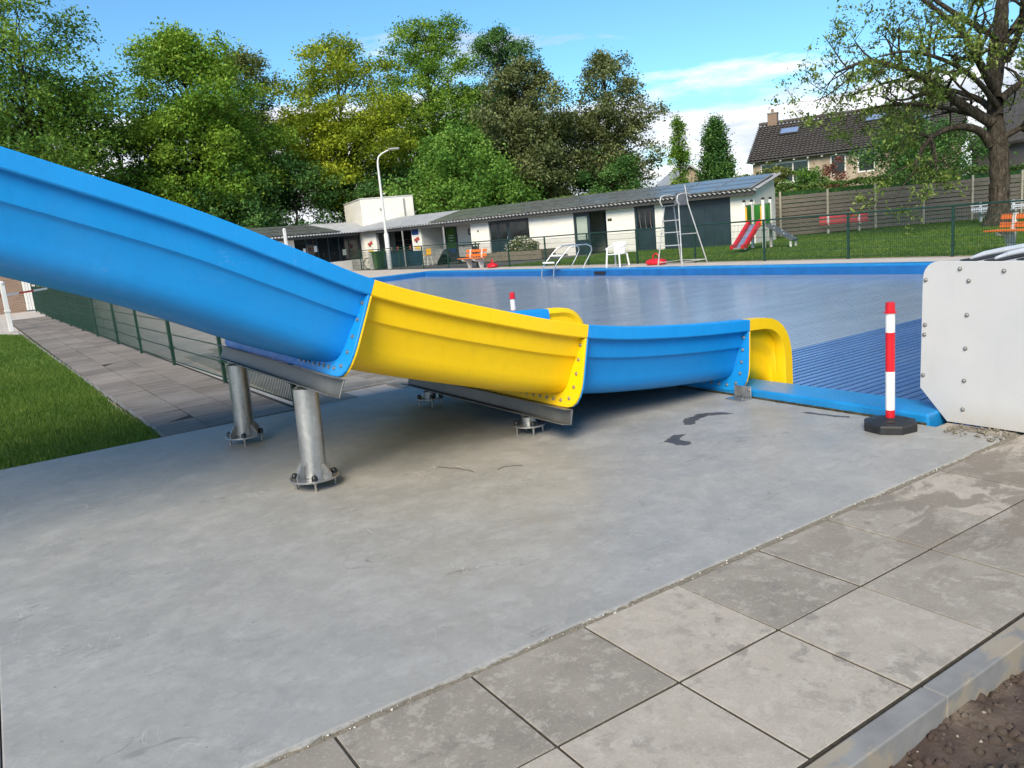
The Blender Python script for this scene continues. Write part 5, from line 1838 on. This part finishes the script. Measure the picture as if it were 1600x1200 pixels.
for a, s in ((2.7, 0.66), (9.0, 0.70), (12.0, 0.5)):
    c = H(a, 0.45, EZ - 0.1) + rs * s * (HD / 2 + 0.45) * 1.2
    o = MB().obox(c + rnm * 0.10, hr * 0.78, rs * 0.5, rnm * 0.05).build('roof_window', M['fascia'], roof)
    MB().obox(c + rnm * 0.158, hr * 0.66, rs * 0.4, rnm * 0.006).build('pane', M['pblue'], o)  # reflected sky put into the pane's pale blue colour

# grey gabled house at the right edge
h2 = thing('grey_house', 'grey gabled house at the right edge behind the big tree', 'house', (66, 26.6, 0))
g0 = V((61.5, 24.2, 0))
ga, gb = V((0.833, -0.553, 0)), V((0.553, 0.833, 0))
MB().prism([g0 + V((0, 0, -.3)), g0 + ga * 8 + V((0, 0, -.3)), g0 + ga * 8 + V((0, 0, 4.6)), g0 + ga * 4 + V((0, 0, 9.2)), g0 + V((0, 0, 4.6))], gb * 9).build('gable_body', M['grey_wall'], h2)
for s in (0, 1):
    a = g0 + ga * (-0.3 if s == 0 else 8.3) + V((0, 0, 4.35)) - gb * 0.3
    b = g0 + ga * 4 + V((0, 0, 9.35)) - gb * 0.3
    MB().prism([a, b, b + V((0, 0, 0.2)), a + V((0, 0, 0.2))], gb * 9.6).build('roof', M['rooft'], h2)
for k in range(2):
    w_ = MB().obox(g0 + ga * (1.4 + 1.3 * k) - gb * 0.02 + V((0, 0, 5.0)), ga * 0.4, gb * 0.03, V((0, 0, 0.85))).build('window', M['glass'], h2)
    MB().obox(g0 + ga * (1.4 + 1.3 * k) - gb * 0.01 + V((0, 0, 5.0)), ga * 0.46, gb * 0.02, V((0, 0, 0.92))).build('frame', M['whiteframe'], w_)
# pale gable just showing over the hedge behind the clubhouse
h3 = thing('far_house', 'far house with pale gable showing over the clubhouse roof', 'house', (54, 52, 0))
g0 = V((51.0, 52.0, 0))
MB().prism([g0 + V((0, 0, -.3)), g0 + ga * 7 + V((0, 0, -.3)), g0 + ga * 7 + V((0, 0, 3.0)), g0 + ga * 3.5 + V((0, 0, 5.5)), g0 + V((0, 0, 3.0))], gb * 8).build('gable_body', M['hbrick'], h3)
for s in (0, 1):
    a = g0 + ga * (-0.3 if s == 0 else 7.3) + V((0, 0, 2.8)) - gb * 0.3
    b = g0 + ga * 3.5 + V((0, 0, 5.65)) - gb * 0.3
    MB().prism([a, b, b + V((0, 0, 0.2)), a + V((0, 0, 0.2))], gb * 8.6).build('roof', M['corr'], h3)


# ================================================================== TREES, HEDGES
def grow(mb, p, d, L, r, depth, tips, spread=0.55, lift=0.12, nseg=4, kids=(2, 4)):
    """recursive limb; collects twig points"""
    pts, rs = [p], [r]
    q = V(p)
    dd = V(d).normalized()
    for i in range(nseg):
        dd = (dd + V((random.gauss(0, .16), random.gauss(0, .16), random.gauss(0, .12) + lift * 0.25))).normalized()
        q = q + dd * L / nseg
        pts.append(V(q))
        rs.append(r * (1 - 0.62 * (i + 1) / nseg))
    mb.tube(pts, rs, 6 if r > 0.05 else 4, cap=False)
    if depth == 0:
        tips += pts[1:]
        return
    if depth == 1:
        tips += pts[2:]
    for k in range(random.randint(*kids)):
        f = random.uniform(0.35, 1.0)
        i = min(nseg - 1, int(f * nseg))
        base = pts[i].lerp(pts[i + 1], f * nseg - i) if f < 1 else pts[-1]
        az = random.uniform(0, 2 * PI)
        side = dd.orthogonal().normalized()
        side.rotate(Matrix.Rotation(az, 3, dd))
        nd = (dd * (1 - spread) + side * spread + V((0, 0, lift))).normalized()
        grow(mb, base, nd, L * random.uniform(0.5, 0.78), rs[i] * 0.6, depth - 1, tips, spread, lift, nseg, kids)


def crown_points(n_cl, c, r, rz, per, flat, shell=0.5, shape='round', lobes=0.22, clr=0.22, seed=1):
    g = np.random.default_rng(seed)
    out, cents, tone = [], [], []
    ph = g.uniform(0, 6.28, 6)
    while len(cents) < n_cl:
        d = g.normal(size=3)
        d /= np.linalg.norm(d)
        rad = g.uniform(0, 1) ** shell
        az = math.atan2(d[1], d[0])
        lob = 1 + lobes * (math.sin(3 * az + ph[0]) * 0.5 + math.sin(5 * az + 4 * d[2] + ph[1]) * 0.5 + math.sin(7 * d[2] + 2 * az + ph[2]) * 0.4)
        x = d * rad * lob
        if shape == 'cone':
            zz = g.uniform(-1, 1)
            w = max(0.08, 0.5 * (1 - zz)) * min(1, (zz + 1.15) * 2.2)
            a = g.uniform(0, 6.28)
            rr = w * g.uniform(0.3, 1) ** 0.6
            x = np.array([rr * math.cos(a), rr * math.sin(a), zz])
        elif shape == 'column':
            zz = g.uniform(-1, 1)
            w = min(1, (1.02 - zz) * 1.6) ** 0.7 * min(1, (zz + 1.1) * 3) * (0.85 + 0.2 * math.sin(9 * zz + ph[0]))
            a = g.uniform(0, 6.28)
            rr = w * g.uniform(0.2, 1) ** 0.6
            x = np.array([rr * math.cos(a), rr * math.sin(a), zz])
        elif shape == 'dome':
            zz = g.uniform(-1, 1) if g.uniform() < 0.55 else g.uniform(-1, 0.2)
            h01 = (zz + 1) / 2
            w = (1 - h01 ** 3.4) ** 0.5 * min(1.0, 0.62 + 2.2 * h01)
            a = g.uniform(0, 6.28)
            tier = 0.88 + 0.18 * math.sin(13 * zz + 2.0 * math.sin(a + ph[0]) + ph[3])
            lb_ = 1 + lobes * (0.6 * math.sin(3 * a + 3 * zz + ph[1]) + 0.5 * math.sin(5 * a - 4 * zz + ph[2]))
            rr = w * tier * lb_ * g.uniform(0.02, 1) ** 0.42
            x = np.array([rr * math.cos(a), rr * math.sin(a), zz])
        cents.append(np.array(c) + x * np.array([r, r, rz]))
    cents = np.array(cents)
    for q in cents:
        s = clr * r * g.uniform(0.55, 1.35)
        m = int(per * (s / (clr * r)) ** 2 * g.uniform(0.7, 1.2))
        p = g.normal(size=(m, 3)) * s * 0.45
        p[:, 2] *= flat
        # drooping edge of every spray
        p[:, 2] -= 0.35 * flat * (p[:, 0] ** 2 + p[:, 1] ** 2) / max(s, .05)
        out.append(q + p)
        tone.append(np.clip(0.62 * g.uniform(0, 1) + 0.38 * g.uniform(0, 1, m), 0, 1))
    return np.concatenate(out), cents, np.concatenate(tone)


def tree(name, label, x, y, H_, r, bot, mat, leaf=0.2, n_cl=110, per=170, flat=0.55, trunk=0.28, seed=1, shape='round', group=None, up=0.55, gz=-0.3, shell=0.5, lobes=0.22, clr=0.25, bark='bark_d'):
    t = thing(name, label, 'tree', (x, y, gz), group)
    random.seed(seed)
    c = (x, y, (H_ + bot) / 2)
    pts, cents, tone = crown_points(n_cl, c, r, (H_ - bot) / 2, per, flat, shell, shape, lobes, clr, seed)
    tb = MB()
    top = H_ - (H_ - bot) * (0.3 if shape == 'round' else 0.16 if shape == 'dome' else 0.06)
    tp_, tr_ = [], []
    for i in range(8):
        f = i / 7
        tp_.append((x + random.gauss(0, 0.12) * f * (shape in ('round', 'dome')), y + random.gauss(0, 0.12) * f * (shape in ('round', 'dome')), gz + (top - gz) * f))
        tr_.append(trunk * (1.25 if i == 0 else 1) * (1 - 0.8 * f))
    tb.tube(tp_, tr_, 9, cap=False)
    tb.build('trunk', M[bark], t, smooth=60)
    lb = MB()
    k = max(12, int(len(cents) * 0.45))
    for q in cents[:k]:
        qz = max(gz + (top - gz) * 0.2, min(top, q[2] - random.uniform(0.12, 0.3) * (H_ - bot)))
        f = (qz - gz) / (top - gz)
        i = min(6, int(f * 7))
        s = V(tp_[i]).lerp(V(tp_[i + 1]), f * 7 - i)
        e = V(q)
        mid = s.lerp(e, 0.5) + V((random.gauss(0, .2), random.gauss(0, .2), 0.12 * (e - s).length))
        rr = 0.35 * trunk * (1 - 0.7 * f)
        lb.tube([s, mid, e], [rr, rr * 0.6, rr * 0.15], 5, cap=False)
    lb.build('limbs', M[bark], t, smooth=60)
    o = link('crown', leaf_mesh('crown', pts, leaf, up, rnd=tone), mat, t)
    o.location = -org(t)
    return t


GB = 'trees behind the clubhouse'
TR = [
    ('big dark green tree at the far left above the slide', 3.07, 51.0, 16.6, 5.2, 5.2, 'lf_dark', 150, 150, 0.5, 3, dict(shell=0.42, lobes=0.34, clr=0.22)),
    ('dark green tree cut off by the left picture edge', -4.0, 57.0, 15.2, 4.4, 5.0, 'lf_dark', 120, 150, 0.5, 4, dict()),
    ('thin low tree with sky showing through, between the left trees', 8.3, 57.4, 10.5, 2.6, 3.0, 'lf_dark', 70, 90, 0.5, 5, dict(lobes=0.35)),
    ('bright green rounded tree above the left wing of the clubhouse', 12.1, 52.5, 15.3, 4.5, 3.9, 'lf_bright', 175, 180, 0.5, 6, dict(lobes=0.2)),
    ('olive tree rising behind the bright green one', 18.2, 60.4, 16.3, 3.5, 4.5, 'lf_olive', 110, 150, 0.6, 7, dict()),
    ('yellow green tree in airy tiers behind the white plant room', 23.3, 55.0, 16.1, 5.2, 4.4, 'lf_yel', 150, 190, 0.32, 8, dict(lobes=0.32, shell=0.42, clr=0.25)),
    ('tall mid green tree, highest in the middle of the row', 32.8, 58.6, 19.2, 4.5, 6.0, 'lf_bright', 140, 160, 0.45, 9, dict()),
    ('dark green tree top behind the bronze tree', 42.2, 62.2, 19.6, 4.2, 6.5, 'lf_deep', 120, 160, 0.55, 10, dict()),
    ('bronze brown leaved tree in the middle of the row', 33.5, 46.1, 12.9, 4.3, 3.4, 'lf_brown', 150, 190, 0.6, 11, dict(shell=0.42)),
    ('sparse bronze tree with bare limbs, right end of the row', 39.8, 44.5, 13.3, 3.9, 4.0, 'lf_brown', 120, 120, 0.6, 12, dict(lobes=0.38, shell=0.45)),
    ('low feathery fresh green tree behind the clubhouse roof', 27.4, 45.1, 8.2, 4.0, 1.8, 'lf_mid', 110, 200, 0.9, 13, dict(up=0.3)),
]
for label, x, y, H_, r, bot, mt, ncl, per, flat, sd_, kw in TR:
    tree('broadleaf_tree', label, x, y, H_, r * (1.0 if mt == 'lf_brown' else 1.12), bot, M[mt], 0.215, int(ncl * 2.2), int(per * 1.3), min(1.0, flat + 0.12), 0.3, sd_, 'dome', group=GB, **{**kw, 'clr': 0.2})
for k, (label, x, y, H_, r) in enumerate((('dark evergreen bush left of the plant room', 18.0, 53.0, 8.2, 3.4), ('dark evergreen bush under the bright green tree', 13.2, 50.0, 7.0, 3.0),
                                          ('dark evergreen bush at the far left under the trees', 6.5, 54.0, 7.2, 3.6), ('dark evergreen bush under the yellow green tree', 24.2, 51.5, 7.4, 3.6),
                                          ('dark evergreen bush behind the low feathery tree', 31.5, 50.0, 8.0, 4.0), ('dark evergreen bush below the left picture edge tree', -3.5, 52.0, 6.5, 4.0),
                                          ('dark evergreen bush under the sparse bronze tree', 38.0, 43.0, 6.6, 3.0))):
    tree('evergreen_bush', label, x, y, H_, r, 0.4, M['lf_deep'], 0.2, 80, 190, 0.7, 0.15, 30 + k, group='evergreens under the trees', shell=0.35)
tree('columnar_tree', 'slim bright green column shaped tree behind the clubhouse', 40.4, 38.0, 8.0, 0.75, 0.6, M['lf_bright'], 0.15, 90, 90, 1.0, 0.12, 50, 'column', clr=0.5)
tree('conical_tree', 'dense dark green cone shaped tree left of the brick house', 48.0, 41.6, 8.3, 2.3, 1.0, M['lf_deep'], 0.19, 220, 170, 0.8, 0.2, 51, 'cone', clr=0.3)
tree('garden_tree', 'dark green bushy tree in the garden behind the big tree', 47.0, 24.6, 5.9, 3.4, 0.8, M['lf_deep'], 0.17, 110, 190, 0.7, 0.2, 52, clr=0.26)
tree('garden_shrub', 'green shrub over the fence in front of the brick house', 37.5, 25.6, 3.4, 1.5, 0.4, M['lf_mid'], 0.14, 60, 150, 0.7, 0.08, 53, clr=0.3)
tree('garden_shrub', 'copper red shrub below the house windows', 43.5, 28.0, 3.9, 1.0, 0.8, M['lf_red'], 0.14, 30, 120, 0.8, 0.06, 54, clr=0.35)
tree('garden_tree', 'olive tree in front of the left house windows', 43.5, 32.8, 4.4, 1.3, 1.2, M['lf_olive'], 0.16, 44, 110, 0.6, 0.1, 55, clr=0.3)


def hedge(label, p0, p1, h, w, mat, n, leaf=0.13, seed=0, gz=-0.3):
    p0, p1 = V(p0), V(p1)
    t = thing('hedge', label, 'hedge', ((p0 + p1) / 2).to_tuple())
    d = p1 - p0
    L = d.length
    d.normalize()
    s = V((-d.y, d.x, 0))
    MB().obox((p0 + p1) / 2 + V((0, 0, gz / 2 + h / 2 - 0.12)), d * (L / 2 - 0.1), s * (w / 2 - 0.15), V((0, 0, (h - gz) / 2 - 0.15))).build('dark_core', M['lf_deep'], t)  # solid dark green block added behind the leaves to darken the hedge's inside
    a = rng.uniform(0, L, n)
    b = rng.uniform(-1, 1, n)
    top = h + 0.10 * vnoise(a * 0.8, b + 3, seed) + 0.10 * vnoise(a * 2.7, b + 9, seed + 1)
    z = np.where(rng.uniform(0, 1, n) < 0.5, top - rng.uniform(0, 0.12, n), rng.uniform(gz + 0.1, 1, n) * top)
    edge = np.where(z < top - 0.13, np.sign(b) * rng.uniform(0.75, 1.08, n), b)
    c = np.stack([p0.x + d.x * a + s.x * edge * w / 2, p0.y + d.y * a + s.y * edge * w / 2, z], -1)
    link('foliage', leaf_mesh('foliage', c, leaf, 0.4), mat, t).location = -org(t)
    return t


hf0 = f0 - fn * 0.9
hedge('clipped green hedge above the plank fence', tuple(hf0 - fd * 1), tuple(hf0 + fd * 30), 2.38, 1.1, M['lf_hedge'], 26000, 0.13, 5)
hedge('green hedge behind the clubhouse roof', tuple(B(1.2, -4.2)), tuple(B(15.5, -4.6)), 2.95, 1.1, M['lf_hedge'], 15000, 0.14, 9)

# the big walnut on the right lawn: trunk and main limbs placed by hand
bt = thing('walnut_tree', 'big old tree with thick rough trunk on the right lawn', 'tree', (31.9, 13.2, -0.02))
random.seed(77)
tb = MB()
tk = [(31.75, 13.15, -0.1), (31.8, 13.15, 0.25), (31.88, 13.16, 0.8), (31.95, 13.2, 1.5), (32.08, 13.28, 2.4), (32.15, 13.4, 3.2), (32.22, 13.55, 3.9), (32.4, 13.7, 5.0), (32.7, 13.8, 6.1), (33.0, 13.85, 7.1), (33.3, 13.9, 8.4), (33.4, 13.9, 10.0), (33.3, 13.8, 11.4)]
tr2 = [0.56, 0.42, 0.355, 0.335, 0.33, 0.33, 0.285, 0.25, 0.32, 0.28, 0.22, 0.14, 0.06]
tkd, trd = [], []
for i in range(len(tk) - 1):
    for k in range(5):
        f = k / 5
        tkd.append(V(tk[i]).lerp(V(tk[i + 1]), f) + V((random.gauss(0, .015), random.gauss(0, .015), 0)))
        trd.append((tr2[i] + (tr2[i + 1] - tr2[i]) * f) * (1 + random.gauss(0, .025)))
tb.tube(tkd, trd, 22, cap=False)
tb.build('trunk', M['bark'], bt, smooth=70)
lm = MB()
tips = []


def limb(P, r0, r1, kids, L, depth=2, lift=0.1, spread=0.6):
    P = [V(p) for p in P]
    d = []
    for i in range(len(P) - 1):
        p_0, p_1, p_2, p_3 = P[max(0, i - 1)], P[i], P[i + 1], P[min(len(P) - 1, i + 2)]
        for k in range(5):
            s = k / 5
            d.append(0.5 * (2 * p_1 + (p_2 - p_0) * s + (2 * p_0 - 5 * p_1 + 4 * p_2 - p_3) * s * s + (3 * p_1 - p_0 - 3 * p_2 + p_3) * s ** 3))
    d.append(P[-1])
    n = len(d)
    lm.tube(d, [0.78 * (r0 + (r1 - r0) * i / (n - 1)) for i in range(n)], 10, cap=False)
    for k in range(kids):
        i = random.randint(int(n * 0.3), n - 1)
        tdir = (d[i] - d[i - 1]).normalized()
        side = tdir.orthogonal().normalized()
        side.rotate(Matrix.Rotation(random.uniform(0, 6.28), 3, tdir))
        nd = tdir * 0.45 + side * 0.65 + V((0, 0, lift))
        grow(lm, d[i], nd, L * random.uniform(0.7, 1.2), max(0.02, (r0 + (r1 - r0) * i / n) * 0.45), depth, tips, spread, lift * 0.5)


rv = V((0.833, -0.553, 0))
fv = V((0.553, 0.833, 0))


def T_(a, b, z):      # metres right of the trunk, behind it, height
    return V((32.0, 13.4, 0)) + rv * a + fv * b + V((0, 0, z))


limb([T_(-0.2, 0, 3.0), T_(-0.75, -0.2, 3.55), T_(-1.7, -0.4, 3.75), T_(-2.7, -0.5, 3.45), T_(-3.2, -0.5, 2.7), T_(-3.3, -0.5, 2.2)], 0.22, 0.06, 7, 1.5, 2, -0.08)
limb([T_(-0.15, 0, 3.8), T_(-1.2, 0.2, 4.6), T_(-2.2, 0.2, 5.4), T_(-3.4, 0.3, 6.1), T_(-4.6, 0.4, 6.5), T_(-5.8, 0.4, 6.2)], 0.26, 0.05, 13, 2.0, 2, 0.05)
limb([T_(-0.1, 0, 5.0), T_(-1.0, -0.6, 5.9), T_(-2.0, -1.1, 7.0), T_(-3.4, -1.4, 8.0), T_(-4.6, -1.6, 8.8)], 0.22, 0.05, 12, 1.9, 2, 0.12)
limb([T_(0.0, 0, 4.4), T_(-1.2, -0.9, 5.2), T_(-2.6, -1.5, 5.9), T_(-4.2, -2.0, 6.3), T_(-5.4, -2.2, 6.2)], 0.15, 0.035, 9, 1.6, 2, 0.06)
limb([T_(0.1, 0, 4.6), T_(1.1, 0.3, 5.2), T_(2.3, 0.3, 5.8), T_(3.8, 0.2, 6.0)], 0.22, 0.05, 9, 1.9, 2, 0.05)
limb([T_(0.2, 0, 3.2), T_(0.9, -0.3, 3.6), T_(1.9, -0.5, 4.2), T_(3.0, -0.6, 4.1)], 0.16, 0.04, 7, 1.6, 2, 0.0)
limb([T_(0.3, 0, 6.0), T_(0.2, -1.0, 7.0), T_(-0.3, -1.8, 8.4), T_(-0.8, -2.2, 9.6)], 0.2, 0.04, 8, 1.8, 2, 0.12)
limb([T_(0.5, 0, 7.0), T_(1.6, 0.5, 8.2), T_(2.8, 0.7, 9.4)], 0.18, 0.04, 8, 1.9, 2, 0.1)
limb([T_(0.4, 0, 6.6), T_(-0.6, 0.8, 7.6), T_(-2.0, 1.3, 8.9), T_(-3.0, 1.5, 10.2)], 0.18, 0.04, 9, 1.9, 2, 0.12)
limb([T_(0.1, 0, 4.0), T_(0.2, 1.6, 4.9), T_(-0.2, 3.4, 5.6), T_(-0.6, 5.0, 5.9)], 0.2, 0.04, 9, 1.9, 2, 0.05)
limb([T_(-0.1, 0, 3.9), T_(-1.4, 1.0, 4.6), T_(-2.9, 1.8, 5.0), T_(-4.4, 2.3, 4.9)], 0.14, 0.035, 9, 1.5, 2, 0.02)
lm.build('limbs', M['bark'], bt, smooth=60)
tipa = np.array([tuple(q) for q in tips])
sel = tipa[rng.uniform(0, 1, len(tipa)) < 0.36]
cl = []
for q in sel:
    m = rng.integers(8, 20)
    cl.append(q + rng.normal(0, 1, (m, 3)) * np.array([0.14, 0.14, 0.11]) - np.array([0, 0, 0.05]))
cl = np.concatenate(cl)
o = link('crown', leaf_mesh('crown', cl, 0.13, 0.45, 0.5, 0.35), M['lf_walnut'], bt)
o.location = -org(bt)
